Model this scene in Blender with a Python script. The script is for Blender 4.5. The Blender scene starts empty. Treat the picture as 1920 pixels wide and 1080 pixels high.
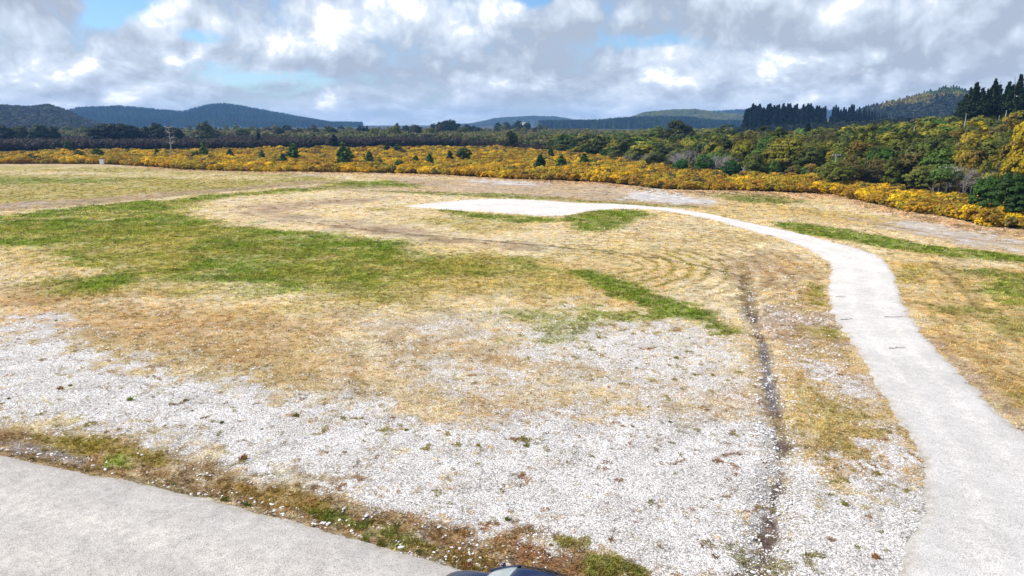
import bpy, math, random
import numpy as np
random.seed(7)
RNG = np.random.default_rng(7)
scene = bpy.context.scene
COL = scene.collection
R = math.radians

# ------------------------------------------------------------------ camera model (drone, 11 m up)
F, CX, CY, H = 1371.0, 960.0, 540.0, 11.0
PITCH = math.atan((540 - 232) / F)
SP, CP = math.sin(PITCH), math.cos(PITCH)

def ground_pt(x, y, z=0.0):
    ax = (np.asarray(x, float) - CX) / F; ay = (CY - np.asarray(y, float)) / F
    dy = CP + ay * SP; dz = -SP + ay * CP
    t = (H - z) / -dz
    return np.stack([ax * t, dy * t], -1)

def az_of(x):            # azimuth of a picture column near the horizon
    return math.atan((x - CX) / (F / math.cos(PITCH)))

def az_at(px, D, z=0.0):   # azimuth of a picture column at a given distance
    a = math.atan2(H - z, D) ; ay = math.tan(PITCH - a)
    return math.atan((px - CX) / F / (CP + ay * SP))

def z_at(y, D):          # height seen on picture row y at distance D (near the axis)
    a = math.atan((CY - y) / F) - PITCH
    return H + D * math.tan(a)

# ------------------------------------------------------------------ numpy noise
def _hash(ix, iy, s):
    h = (ix.astype(np.int64) * 374761393 + iy.astype(np.int64) * 668265263 + s * 974634777) & 0xFFFFFFFF
    h = ((h ^ (h >> 13)) * 1274126177) & 0xFFFFFFFF
    h = h ^ (h >> 16)
    return (h & 0xFFFFFF) / float(0xFFFFFF)

def vnoise(x, y, s=0):
    ix = np.floor(x); iy = np.floor(y)
    fx = x - ix; fy = y - iy
    fx = fx * fx * (3 - 2 * fx); fy = fy * fy * (3 - 2 * fy)
    a = _hash(ix, iy, s); b = _hash(ix + 1, iy, s); c = _hash(ix, iy + 1, s); d = _hash(ix + 1, iy + 1, s)
    return (a + (b - a) * fx) * (1 - fy) + (c + (d - c) * fx) * fy

def fbm(x, y, s=0, o=4):
    v = 0; amp = 1; tot = 0
    for k in range(o):
        v = v + amp * vnoise(x * 2 ** k + 17.3 * k, y * 2 ** k - 9.1 * k, s + k); tot += amp; amp *= .55
    return v / tot

def sstep(t):
    t = np.clip(t, 0, 1); return t * t * (3 - 2 * t)

# ------------------------------------------------------------------ lines in the land
def polar_line(pts):
    p = ground_pt([a for a, b in pts], [b for a, b in pts])
    az = np.arctan2(p[:, 0], p[:, 1]); d = np.hypot(p[:, 0], p[:, 1])
    return az, d
G_FRONT = polar_line([(-900, 306), (-300, 308), (0, 310), (190, 311), (330, 319), (480, 323), (600, 325), (830, 329), (960, 338), (1130, 345), (1240, 358), (1420, 362),
                      (1500, 365), (1560, 368), (1620, 382), (1700, 399), (1770, 409), (1850, 427), (1920, 433), (2100, 455), (2600, 520)])
G_BACK = polar_line([(-900, 284), (-300, 284), (0, 284), (200, 281), (480, 279), (700, 276), (860, 274), (960, 284), (1060, 294), (1150, 306), (1250, 320), (1350, 333), (1450, 343),
                     (1550, 347), (1650, 358), (1750, 372), (1850, 392), (1920, 402), (2100, 425), (2600, 480)])
def front(az): return np.interp(az, *G_FRONT)
def back(az): return np.interp(az, *G_BACK)

DITCH = [(1398, 515), (1403, 560), (1412, 590), (1430, 640), (1441, 700), (1452, 760), (1466, 820), (1468, 880), (1450, 940), (1442, 1000), (1428, 1060), (1410, 1120)]
ROAD_EDGE = [(-400, 790), (-150, 822), (0, 852), (150, 882), (300, 912), (480, 955), (640, 998), (760, 1032), (880, 1066), (960, 1092), (1100, 1140), (1500, 1290)]
def dist_line(X, Y, pts):
    p = ground_pt([a for a, b in pts], [b for a, b in pts])
    best = np.full(X.shape, 1e9)
    for i in range(len(p) - 1):
        a = p[i]; d = p[i + 1] - a; L = d @ d
        t = np.clip(((X - a[0]) * d[0] + (Y - a[1]) * d[1]) / L, 0, 1)
        best = np.minimum(best, np.hypot(X - a[0] - t * d[0], Y - a[1] - t * d[1]))
    return best

def zground(X, Y, fine=True):
    X = np.asarray(X, float); Y = np.asarray(Y, float)
    D = np.hypot(X, Y); az = np.arctan2(X, Y)
    w = sstep((az - az_of(1400)) / (az_of(1860) - az_of(1400))) * sstep((1.35 - az) / .3)
    s = D - back(az)
    z = 5.6 * sstep(s / 130.0) * w + 3.0 * sstep((D - 380) / 180) * sstep((az - az_of(1330)) / .1) * sstep((1.35 - az) / .3)
    z = z + (fbm(X / 60, Y / 60, 5, 2) - .5) * .8 * sstep((D - 90) / 120)
    # low bank in front of the gorse
    b = np.exp(-((D - front(az) + 3) / 5.0) ** 2) * sstep((D - 60) / 60)
    z = z + b * .3 * (Y > 0)
    if fine:
        dd = dist_line(X, Y, DITCH)
        z = z - .16 * np.exp(-(dd / .5) ** 2)
        rp = dist_line(X, Y, [(x + 20, y - 26) for x, y in ROAD_EDGE])
        z = z - .22 * np.exp(-(rp / .8) ** 2)
        z = z + (fbm(X / .9, Y / .9, 11, 3) - .5) * .09
    return z

def zg(x, y):
    return float(zground(np.array([x]), np.array([y]), False)[0])

# ------------------------------------------------------------------ what covers the ground
STRAW = (.55, .432, .235); PALE = (.63, .52, .35); OLIVE = (.27, .25, .055); GREEN = (.190, .255, .032); BRIGHT = (.17, .28, .03)
BROWN = (.23, .145, .085); RUST = (.32, .18, .07); PINK = (.40, .30, .22); GREY = (.36, .345, .33); MUD = (.10, .075, .07); YELLOW = (.38, .32, .09)
# polygon, colour, stone share, plant height, softness (m), edge noise (m), opacity, noise size (m)
L = [
 # far left field
 ([(-600, 300), (0, 306), (330, 318), (600, 327), (650, 338), (560, 350), (300, 372), (0, 396), (-600, 440)], (.35, .30, .10), 0, .5, 3, 2, 1, 8),
 ([(-300, 336), (0, 346), (180, 342), (250, 336), (180, 336), (0, 333)], (.17, .22, .035), 0, .6, 3, 4, .8, 8),
 ([(230, 336), (330, 334), (430, 330), (350, 338)], (.2, .23, .04), 0, .6, 3, 4, .6, 8),
 ([(-300, 322), (200, 322), (560, 330), (500, 336), (100, 330)], PALE, 0, .4, 3, 6, .6, 10),
 ([(-600, 412), (0, 382), (250, 366), (450, 352), (560, 340), (640, 340), (600, 346), (300, 374), (0, 400), (-600, 440)], (.33, .24, .16), .15, .2, 2.5, 2, .9, 6),
 ([(0, 382), (110, 376), (120, 384), (0, 392)], PINK, .5, .2, 2, 2, .8, 3),
 ([(-600, 425), (0, 397), (200, 381), (400, 362), (600, 345), (600, 348), (400, 367), (200, 387), (0, 404), (-600, 440)], PALE, 0, .3, .8, .4, 1, 3),
 # green meadow
 ([(-600, 432), (0, 403), (200, 386), (400, 366), (560, 352), (660, 340), (740, 338), (810, 344), (790, 352), (620, 355), (470, 366), (400, 378), (340, 398), (420, 414), (540, 432), (700, 440), (770, 452), (830, 472), (905, 492), (890, 512), (760, 528), (700, 545), (610, 532), (470, 548), (330, 530), (250, 528), (170, 548), (120, 545), (130, 510), (0, 470), (-600, 500)],
  GREEN, 0, 1, 3.0, 4.5, 1, 5),
 ([(0, 415), (150, 418), (260, 405), (200, 400), (0, 408)], STRAW, 0, .5, 2, 5, .55, 3),
 ([(0, 465), (120, 470), (200, 500), (110, 520), (0, 510)], STRAW, 0, .5, 3, 5, .9, 3),
 ([(180, 455), (320, 440), (400, 470), (300, 500), (200, 490)], YELLOW, .12, .5, 2, 6, .75, 2.5),
 ([(400, 455), (560, 470), (640, 500), (560, 520), (430, 500)], OLIVE, 0, .6, 2, 6, .6, 2.5),
 ([(560, 490), (700, 480), (760, 500), (680, 516), (600, 512)], YELLOW, 0, .6, 2, 5, .6, 2.5),
 ([(640, 395), (760, 398), (820, 410), (760, 425), (600, 420), (500, 400)], STRAW, 0, .3, 3, 4, .7, 6),
 ([(0, 425), (420, 420), (520, 450), (300, 450), (0, 445)], YELLOW, 0, .7, 3, 6, .45, 4),
 # the bare loop
 ([(330, 398), (420, 378), (560, 362), (700, 352), (950, 362), (800, 376), (740, 388), (800, 398), (1000, 430), (1150, 470), (900, 470), (760, 448), (560, 430), (430, 412)], PALE, .04, .3, 3, 3, .85, 5),
 ([(460, 388), (640, 372), (760, 368), (700, 380), (520, 395), (620, 412), (760, 425), (800, 436), (640, 428), (500, 410)], (.33, .235, .165), .25, .15, 2.5, 3, .85, 4),
 ([(520, 352), (700, 348), (900, 356), (960, 364), (700, 362)], PINK, .05, .3, 2, 3, .6, 5),
 ([(700, 425), (900, 450), (1050, 462), (1010, 470), (850, 456), (700, 438)], (.26, .18, .11), .1, .15, 1.2, 2, .8, 3),
 # olive margins
 ([(800, 470), (1000, 480), (1100, 520), (1050, 560), (850, 555), (700, 570), (560, 560), (620, 535), (760, 530)], YELLOW, 0, .7, 3, 4, .7, 3),
 ([(930, 480), (990, 484), (1050, 505), (1010, 512), (960, 498)], GREEN, 0, .9, 1, 2, .5, 1.2),
 ([(760, 405), (900, 408), (1000, 430), (900, 440), (780, 420)], YELLOW, 0, .5, 2, 3, .7, 4),
 # straw
 ([(0, 540), (250, 560), (450, 585), (620, 600), (560, 640), (420, 640), (280, 630), (120, 600), (0, 585)], (.46, .32, .16), .05, .5, 2, 3, .8, 2.5),
 ([(0, 545), (60, 548), (80, 570), (0, 578)], RUST, .1, .3, 1.5, 2, .6, 2),
 ([(100, 608), (220, 596), (340, 590), (450, 604), (470, 640), (640, 660), (820, 650), (940, 680), (840, 720), (640, 725), (480, 700), (320, 670), (160, 636)], (.42, .27, .12), .28, .35, 2.5, 3, .75, 1.4),
 ([(100, 615), (320, 640), (520, 690), (700, 730), (560, 745), (400, 710), (250, 672), (110, 638)], (.30, .22, .08), .5, .4, 1.6, 2.5, .6, 1.2),
 ([(0, 585), (80, 588), (130, 610), (90, 640), (0, 640)], PINK, .7, .1, 1, 2, .85, 1.5),
 # central speckled ground
 ([(620, 620), (900, 585), (1120, 570), (1340, 590), (1420, 640), (1450, 800), (1100, 830), (820, 760), (680, 680)], (.50, .41, .27), .52, .3, 4, 4, .95, 1.6),
 ([(1000, 630), (1180, 600), (1330, 620), (1400, 680), (1300, 730), (1080, 700), (900, 710), (820, 690)], (.53, .45, .32), .66, .3, 3, 4, .85, .9),
 ([(640, 600), (800, 598), (800, 612), (640, 616)], PINK, .6, .2, 1, 2, .7, 1.5),
 ([(960, 590), (1060, 580), (1110, 600), (1080, 645), (960, 640), (990, 615)], GREEN, .25, .8, 1.8, 3, .6, .8),
 ([(1090, 578), (1190, 582), (1260, 592), (1180, 606), (1100, 600)], GREEN, .1, .9, 1.0, 1.8, .8, .9),
 ([(780, 620), (960, 650), (1100, 700), (900, 690), (780, 660)], (.40, .27, .13), .15, .4, 2, 3, .6, 1.5),
 ([(640, 720), (900, 745), (1150, 760), (1350, 720), (1450, 760), (1430, 800), (1100, 800), (820, 790)], (.42, .30, .18), .55, .3, 2, 3, .6, 1.2),
 ([(1130, 640), (1280, 680), (1420, 720), (1430, 760), (1250, 740), (1130, 700)], (.40, .30, .21), .6, .2, 2, 3, .5, 1.2),
 # big gravel sweep
 ([(-600, 600), (0, 632), (100, 645), (240, 690), (420, 725), (620, 765), (820, 805), (1050, 815), (1250, 800), (1450, 830), (1500, 900), (1480, 960), (1700, 940), (1740, 900), (1800, 1080), (2200, 1300), (900, 1120), (700, 960), (560, 905), (400, 860), (250, 822), (100, 800), (0, 782), (-600, 700)], GREY, 1.0, .1, 3.0, 2.4, 1, .9),
 ([(1050, 850), (1250, 840), (1440, 850), (1440, 1040), (1300, 1060), (1150, 960)], (.30, .23, .20), .90, .1, 1.5, 3, .6, 1.0),
 ([(640, 790), (860, 800), (1050, 790), (1250, 810), (1440, 800), (1440, 860), (1200, 850), (900, 830)], (.30, .23, .18), .78, .25, 1, 2, .7, 1.2),
 ([(300, 730), (560, 780), (720, 830), (560, 800), (380, 770)], (.30, .27, .2), .85, .3, 1, 2, .4, 1.2),
 ([(1480, 1000), (1760, 900), (2300, 1150), (3000, 1500), (3300, 1900), (1500, 2400), (700, 1900), (1300, 1200)], GREY, .95, .1, 1.2, 1.5, 1, .9),
 # between drain and path
 ([(1330, 490), (1450, 470), (1545, 500), (1556, 560), (1600, 660), (1680, 780), (1725, 880), (1735, 912), (1640, 900), (1500, 850), (1475, 760), (1450, 660), (1420, 560)], (.46, .33, .16), .36, .45, 1.2, 1.6, .95, 1.0),
 ([(1340, 500), (1440, 478), (1480, 520), (1440, 540), (1370, 525)], (.33, .22, .13), .2, .3, 1.5, 2, .55, 1.2),
 ([(1420, 570), (1560, 590), (1590, 640), (1500, 660), (1430, 630)], (.30, .20, .14), .45, .2, .8, 1.5, .8, 1),
 ([(1520, 660), (1640, 720), (1660, 760), (1560, 740), (1480, 680)], PINK, .7, .2, .8, 1.5, .8, 1),
 ([(1480, 700), (1560, 740), (1660, 800), (1620, 860), (1520, 850), (1490, 790)], (.40, .31, .11), .15, .6, 1.2, 1.8, .8, .8),
 ([(1640, 800), (1720, 830), (1740, 900), (1700, 935), (1560, 900), (1600, 850)], (.38, .28, .2), .72, .25, .8, 1.6, .8, .8),
 ([(1500, 610), (1580, 625), (1570, 640), (1510, 630)], OLIVE, .05, .8, .4, 1, .8, .8),
 ([(1515, 530), (1545, 535), (1545, 575), (1510, 570)], OLIVE, .0, .9, .4, 1, .9, .8),
 # near green strip
 ([(1068, 508), (1110, 506), (1160, 522), (1230, 552), (1300, 574), (1345, 592), (1385, 624), (1350, 628), (1320, 606), (1230, 588), (1150, 555), (1085, 525)], GREEN, 0, 1.25, .6, .8, 1, 1.2),
 # path side green
 ([(820, 392), (940, 404), (1030, 410), (1080, 404), (1120, 394), (1200, 395), (1230, 402), (1190, 416), (1130, 436), (1080, 432), (1060, 416), (980, 418), (880, 408)], GREEN, 0, 1, 1.2, 1.2, 1, 3),
 ([(700, 358), (950, 362), (1120, 374), (1300, 384), (1330, 392), (1180, 384), (960, 372), (740, 362)], (.20, .22, .05), 0, .7, 1.5, 1.5, .85, 4),
 ([(690, 390), (740, 390), (730, 396), (690, 396)], OLIVE, 0, .6, 1, 1, .8, 2),
 # back right
 ([(700, 332), (960, 340), (1160, 348), (1340, 374), (1330, 386), (1100, 376), (800, 350)], PINK, .28, .2, 3, 3, .9, 5),
 ([(1165, 362), (1230, 352), (1320, 374), (1350, 386), (1240, 380), (1180, 374)], PINK, .86, .05, 3, 4, .9, 2),
 ([(880, 336), (1010, 342), (1000, 350), (880, 344)], PINK, .7, .1, 1.5, 3, .8, 3),
 ([(555, 326), (620, 328), (610, 332), (560, 331)], PINK, .8, .05, 3, 4, .6, 2),
 ([(1300, 364), (1400, 365), (1490, 374), (1480, 383), (1400, 381)], (.17, .21, .04), 0, .8, 1.8, 2.5, .9, 3),
 ([(1440, 384), (1600, 396), (1720, 420), (1700, 430), (1560, 412)], YELLOW, 0, .5, 2, 3, .5, 3),
 ([(1600, 410), (1760, 418), (1920, 450), (1960, 478), (1860, 468), (1740, 446)], PINK, .65, .15, 1.5, 2.5, .85, 2),
 ([(1438, 415), (1500, 418), (1620, 438), (1760, 462), (1920, 480), (2100, 500), (2100, 516), (1920, 494), (1760, 480), (1620, 458), (1500, 438), (1455, 425)], GREEN, 0, 1.1, .7, .8, 1, 2),
 # right field
 ([(1675, 490), (1800, 496), (2200, 530), (2400, 900), (1920, 790), (1760, 660), (1700, 590)], (.50, .37, .17), .02, .5, 1, 1.5, .9, 2),
 ([(1690, 495), (1750, 500), (1730, 530), (1695, 530)], YELLOW, 0, .7, .6, 1, .8, 1),
 ([(1820, 510), (1880, 508), (1990, 512), (2050, 600), (1900, 580), (1850, 545)], GREEN, 0, .9, 1, 1.8, .9, 1.5),
 ([(1750, 570), (1860, 580), (1850, 592), (1760, 585)], (.18, .2, .04), 0, .8, .6, 1.2, .8, 1),
 ([(1850, 600), (1990, 590), (2000, 640), (1880, 620)], OLIVE, 0, .8, .8, 1.4, .8, 1),
 ([(1760, 620), (1860, 660), (1960, 760), (1900, 740), (1800, 670)], (.30, .20, .08), 0, .5, .8, 1.4, .7, 1),
 ([(1880, 725), (1990, 720), (2000, 780), (1910, 760)], OLIVE, 0, .9, .5, .8, .9, 1),
 ([(1720, 610), (1900, 760), (1960, 820), (1920, 812), (1800, 700)], (.36, .25, .18), .25, .15, .3, .5, .8, 1),
 # roadside bank
 ([(-400, 700), (-100, 770), (0, 795), (60, 806), (150, 815), (280, 842), (420, 872), (560, 905), (700, 945), (780, 975), (960, 1005), (1130, 1040), (1280, 1070), (1500, 1110), (1900, 1200), (1500, 1290), (960, 1092), (640, 998), (300, 912), (0, 852), (-400, 790)], (.25, .16, .075), .14, .45, .7, 1.0, 1, .8),
 ([(60, 812), (170, 815), (290, 842), (330, 862), (200, 850), (90, 838)], (.24, .19, .03), 0, .5, .3, .6, .9, .6),
 ([(20, 840), (140, 862), (300, 896), (420, 925), (400, 935), (250, 903), (40, 857)], (.16, .11, .04), .1, .5, .2, .4, .8, .5),
 ([(0, 820), (60, 824), (170, 846), (150, 856), (60, 842), (0, 838)], (.20, .18, .18), .4, .05, .3, .4, .85, .5),
 ([(190, 848), (240, 850), (235, 866), (195, 862)], BRIGHT, 0, .7, .2, .3, .9, .5),
 ([(400, 885), (560, 915), (640, 950), (560, 955), (430, 915)], (.26, .17, .04), .05, .5, .3, .5, .85, .5),
 ([(540, 925), (640, 950), (740, 985), (820, 1015), (760, 1015), (640, 975), (560, 950)], (.13, .19, .025), 0, .8, .25, .5, .85, .6),
 ([(780, 1005), (900, 1020), (1000, 1060), (880, 1060), (790, 1030)], (.27, .19, .05), .05, .7, .25, .5, .85, .5),
 ([(960, 1010), (1100, 1040), (1150, 1070), (1060, 1070), (980, 1050)], (.23, .115, .055), .12, .3, .25, .5, .9, .5),
 ([(1100, 1045), (1180, 1045), (1220, 1080), (1120, 1085)], (.2, .22, .05), 0, .7, .2, .4, .9, .5),
 ([(1040, 1010), (1100, 1010), (1090, 1028), (1050, 1028)], OLIVE, 0, .8, .15, .3, .9, .4),
 # ground beside the drain foot
 ([(1380, 1020), (1430, 1000), (1500, 1060), (1560, 1110), (1350, 1100)], (.22, .2, .07), .35, .5, .4, .8, .8, .6),
]
# thin lines: points, colour, width m, stone, plant height, opacity
LINES = [
 (DITCH[:3], (.16, .12, .06), .55, .3, .5, .85),
 (DITCH[2:], (.085, .055, .048), .27, .22, .05, .95),
 (DITCH[3:6], (.18, .18, .20), .26, .35, 0, .7),
 ([(560, 415), (700, 432), (860, 447), (1000, 459), (1100, 468), (1220, 482), (1320, 500), (1395, 518)], (.13, .085, .045), .22, .05, .3, .9),
 ([(1300, 418), (1400, 440), (1480, 470), (1530, 510)], (.28, .18, .1), .15, 0, .3, .5), ([(1420, 520), (1424, 560), (1428, 590)], PALE, .15, 0, .3, .8),
 ([(1745, 490), (1790, 525), (1830, 575)], (.22, .16, .05), .3, 0, .5, .8), ([(1775, 495), (1830, 540), (1850, 585)], (.3, .24, .08), .2, 0, .5, .5), ([(1870, 600), (1920, 650), (2000, 720)], (.25, .19, .06), .3, 0, .5, .6),
 ([(1490, 392), (1600, 412), (1760, 440), (1920, 462)], (.28, .19, .14), .4, .1, .2, .5), ([(1500, 402), (1640, 428), (1800, 452)], (.30, .2, .14), .3, .1, .2, .4),
 ([(480, 392), (460, 400), (520, 414), (640, 426), (760, 440)], (.24, .16, .10), .35, .1, .1, .55), ([(430, 392), (520, 380), (660, 370)], (.3, .2, .14), .4, .1, .1, .4),
 ([(640, 366), (760, 360), (900, 360)], (.34, .24, .17), .4, .1, .1, .4),
]

def poly_sd(X, Y, P):
    best = np.full(X.shape, 1e9); ins = np.zeros(X.shape, bool)
    n = len(P)
    for i in range(n):
        a = P[i]; b = P[(i + 1) % n]; d = b - a; LL = d @ d + 1e-12
        t = np.clip(((X - a[0]) * d[0] + (Y - a[1]) * d[1]) / LL, 0, 1)
        best = np.minimum(best, np.hypot(X - a[0] - t * d[0], Y - a[1] - t * d[1]))
        c = ((a[1] > Y) != (b[1] > Y))
        with np.errstate(divide='ignore', invalid='ignore'):
            xi = a[0] + (Y - a[1]) / (b[1] - a[1] if b[1] != a[1] else 1e-9) * (b[0] - a[0])
        ins ^= c & (X < xi)
    return np.where(ins, -best, best)

PATHL = ground_pt(*zip(*[(1110, 395.5), (1180, 392), (1240, 395), (1290, 402), (1330, 411), (1400, 431), (1470, 450), (1505, 462), (1530, 475), (1547, 487), (1557, 500), (1554, 540), (1563, 590), (1600, 650)]))
def cover(X, Y):
    """colour, stone share and plant height of the ground at world points"""
    n = len(X)
    D = np.hypot(X, Y); az = np.arctan2(X, Y)
    col = np.empty((n, 3)); col[:] = STRAW
    stone = np.full(n, .03); veg = np.full(n, .45)
    nz = {}
    def N(sz, sd):
        k = (sz, sd)
        if k not in nz: nz[k] = fbm(X / sz, Y / sz, sd, 5) - .5
        return nz[k]
    f1 = N(7, 3); f2 = N(1.3, 8)
    m = sstep((f1 + .12) * 4)[:, None]; col = col * (1 - m) + np.array(PALE) * m
    for i, (pl, c, st, vg, soft, amp, op, ns) in enumerate(L):
        P = ground_pt([a for a, b in pl], [b for a, b in pl])
        pad = soft + amp + 1
        sel = np.nonzero((X > P[:, 0].min() - pad) & (X < P[:, 0].max() + pad) & (Y > P[:, 1].min() - pad) & (Y < P[:, 1].max() + pad))[0]
        if not len(sel): continue
        sd = poly_sd(X[sel], Y[sel], P)
        wob = (fbm(X[sel] / ns + i * 3.1, Y[sel] / ns, 20 + i, 5) - .5) * 2.6
        a = sstep(.5 - (sd + wob * amp) / (2 * soft + .05) ) * op
        a = a * np.clip(1 + 1.7 * (fbm(X[sel] / (.45 * ns), Y[sel] / (.45 * ns), 60 + i, 5) - .55), 0, 1)
        A = a[:, None]
        col[sel] = col[sel] * (1 - A) + np.array(c) * A
        stone[sel] = stone[sel] * (1 - a) + st * a
        veg[sel] = veg[sel] * (1 - a) + vg * a
    for i, (pl, c, wd, st, vg, op) in enumerate(LINES):
        P = ground_pt([a for a, b in pl], [b for a, b in pl])
        sel = np.nonzero((X > P[:, 0].min() - 3) & (X < P[:, 0].max() + 3) & (Y > P[:, 1].min() - 3) & (Y < P[:, 1].max() + 3))[0]
        if not len(sel): continue
        dd = dist_line(X[sel], Y[sel], pl)
        dd = dd + (fbm(X[sel] / .7, Y[sel] / .7, 90 + i, 4) - .5) * wd * 2.0
        a = np.exp(-(np.maximum(dd, 0) / wd) ** 2) * op * np.clip(.55 + 1.1 * fbm(X[sel] / 1.1, Y[sel] / 1.1, 130 + i, 3), 0, 1)
        if pl[:2] == DITCH[2:4]: a = a * np.clip(fbm(X[sel] / .9, Y[sel] / 1.6, 231, 4) * 3.4 - .95, .12, 1)
        A = a[:, None]
        col[sel] = col[sel] * (1 - A) + np.array(c) * A
        stone[sel] = stone[sel] * (1 - a) + st * a; veg[sel] = veg[sel] * (1 - a) + vg * a
    # swaths left by a mower, curving round inside the bend of the path
    P = ground_pt(*zip(*[(1010, 425), (1130, 420), (1260, 408), (1400, 436), (1500, 478), (1545, 515), (1545, 590), (1400, 575), (1200, 545), (1040, 500)]))
    sel = np.nonzero((X > P[:, 0].min() - 6) & (X < P[:, 0].max() + 6) & (Y > P[:, 1].min() - 6) & (Y < P[:, 1].max() + 6))[0]
    if len(sel):
        xs_, ys_ = X[sel], Y[sel]; cc_ = ground_pt(1075, 494)
        best = np.hypot(xs_ - cc_[0], ys_ - cc_[1])
        wv = (fbm(xs_ / 7, ys_ / 7, 201, 3) - .5) * 1.8 + (fbm(xs_ / 1.2, ys_ / 1.2, 202, 3) - .5) * .35
        st_ = np.cos((best + wv) * 6.283 / 1.38)
        m_ = sstep(.5 - poly_sd(xs_, ys_, P) / 6) * np.clip(fbm(xs_ / 2.2, ys_ / 2.2, 203, 4) * 3.2 - .75, 0, 1) * sstep((xs_ - cc_[0]) / 6 + .8) * sstep((best - 3) / 3)
        farp = sstep((15 - best) / 5)[:, None]
        cs_ = np.array((.30, .20, .10)) * (1 - farp) + np.array((.26, .25, .05)) * farp
        A = (sstep((st_ - .45) / .5) * m_ * .62)[:, None]; col[sel] = col[sel] * (1 - A) + cs_ * A
        veg[sel] = veg[sel] * (1 - A[:, 0]) + A[:, 0] * (.3 + .6 * farp[:, 0])
        B = (sstep((-st_ - .5) / .4) * m_ * .25)[:, None]; col[sel] = col[sel] * (1 - B) + np.array((.70, .60, .42)) * B
    P = ground_pt(*zip(*[(1700, 494), (1800, 498), (2100, 530), (2300, 800), (1960, 800), (1830, 700), (1730, 590)]))
    sel = np.nonzero((X > P[:, 0].min() - 3) & (X < P[:, 0].max() + 3) & (Y > P[:, 1].min() - 3) & (Y < P[:, 1].max() + 3))[0]
    if len(sel):
        xs_, ys_ = X[sel], Y[sel]
        dd = dist_line(xs_, ys_, [(1640, 477), (1667, 500), (1684, 540), (1704, 590), (1745, 645), (1800, 700), (1870, 770), (1930, 820), (2030, 900)])
        st_ = np.cos((dd + (fbm(xs_ / 5, ys_ / 5, 211, 3) - .5) * 1.6) * 6.283 / 1.5)
        m_ = sstep(.5 - poly_sd(xs_, ys_, P) / 2) * np.clip(fbm(xs_ / 2.5, ys_ / 2.5, 213, 4) * 3 - 1.0, 0, 1)
        A = (sstep((st_ - .3) / .6) * m_ * .6)[:, None]; col[sel] = col[sel] * (1 - A) + np.where((fbm(xs_ / 4, ys_ / 4, 214, 2) > .5)[:, None], np.array((.27, .25, .06)), np.array((.34, .21, .09))) * A
    # low pale bank before the gorse, dark floor under the scrub
    fr = front(az); bk = back(az)
    a = np.exp(-((D - fr + 3.5 + f1 * 8) / 4.5) ** 2) * sstep((D - 60) / 30); A = a[:, None] * .85
    col = col * (1 - A) + np.array((.50, .36, .25)) * A
    veg = np.maximum(veg, a * .9 * (Y > 0))
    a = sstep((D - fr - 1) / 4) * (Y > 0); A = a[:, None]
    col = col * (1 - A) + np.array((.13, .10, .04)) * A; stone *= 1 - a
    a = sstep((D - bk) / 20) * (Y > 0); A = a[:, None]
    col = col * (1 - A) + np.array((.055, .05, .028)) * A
    # scattered moss and mats on the gravel
    near = sstep((70 - D) / 20)
    mt = sstep((fbm(X / .38, Y / .38, 41, 3) - .70 + .08 * N(6.0, 42)) * 14) * near * sstep(stone * 1.6)
    mc = np.where((N(2.1, 43) > 0)[:, None], np.array((.20, .19, .05)), np.array((.25, .14, .08)))
    A = (mt * .8)[:, None]; col = col * (1 - A) + mc * A; stone = stone * (1 - .75 * mt); veg = veg * (1 - mt) + .5 * mt
    # fine value changes
    col = col * (1 + .55 * f2[:, None] + .25 * N(.35, 15)[:, None])
    hue = N(3.2, 77)[:, None]
    col = col * (1 + hue * np.array((.16, -.02, -.26)))
    return np.clip(col, .01, .9), np.clip(stone, 0, 1), np.clip(veg, 0, 1.4)

# ------------------------------------------------------------------ tagging and linking
def tag(o, label=None, cat=None, group=None, kind=None):
    if label: o['label'] = label
    if cat: o['category'] = cat
    if group: o['group'] = group
    if kind: o['kind'] = kind
    return o

def np_mesh(name, V, Fq, mats=(), smooth=False, attrs=None):
    """vertices, equal sized faces (array n x k)"""
    me = bpy.data.meshes.new(name)
    V = np.asarray(V, np.float32); Fq = np.asarray(Fq, np.int32)
    me.vertices.add(len(V)); me.vertices.foreach_set('co', V.ravel())
    if len(Fq):
        k = Fq.shape[1]
        me.loops.add(Fq.size); me.loops.foreach_set('vertex_index', Fq.ravel())
        me.polygons.add(len(Fq)); me.polygons.foreach_set('loop_start', np.arange(0, Fq.size, k, dtype=np.int32))
        me.polygons.foreach_set('loop_total', np.full(len(Fq), k, np.int32))
        if smooth: me.polygons.foreach_set('use_smooth', np.ones(len(Fq), bool))
    me.update()
    for m in mats: me.materials.append(m)
    for an, (tp, dom, arr) in (attrs or {}).items():
        at = me.attributes.new(an, tp, dom); arr = np.asarray(arr, np.float32)
        if tp == 'FLOAT_COLOR':
            if arr.shape[1] == 3: arr = np.hstack([arr, np.ones((len(arr), 1), np.float32)])
            at.data.foreach_set('color', arr.ravel())
        elif tp == 'FLOAT_VECTOR': at.data.foreach_set('vector', arr.ravel())
        elif tp == 'INT': at.data.foreach_set('value', arr.astype(np.int32))
        else: at.data.foreach_set('value', arr)
    return me

def link(name, me, parent=None):
    o = bpy.data.objects.new(name, me); COL.objects.link(o)
    if parent: o.parent = parent
    return o

def empty(name, loc, rz=0, sc=1):
    o = bpy.data.objects.new(name, None); COL.objects.link(o)
    o.location = loc; o.rotation_euler = (0, 0, rz); o.scale = (sc, sc, sc) if not hasattr(sc, '__len__') else sc
    o.empty_display_size = .3
    return o

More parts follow.
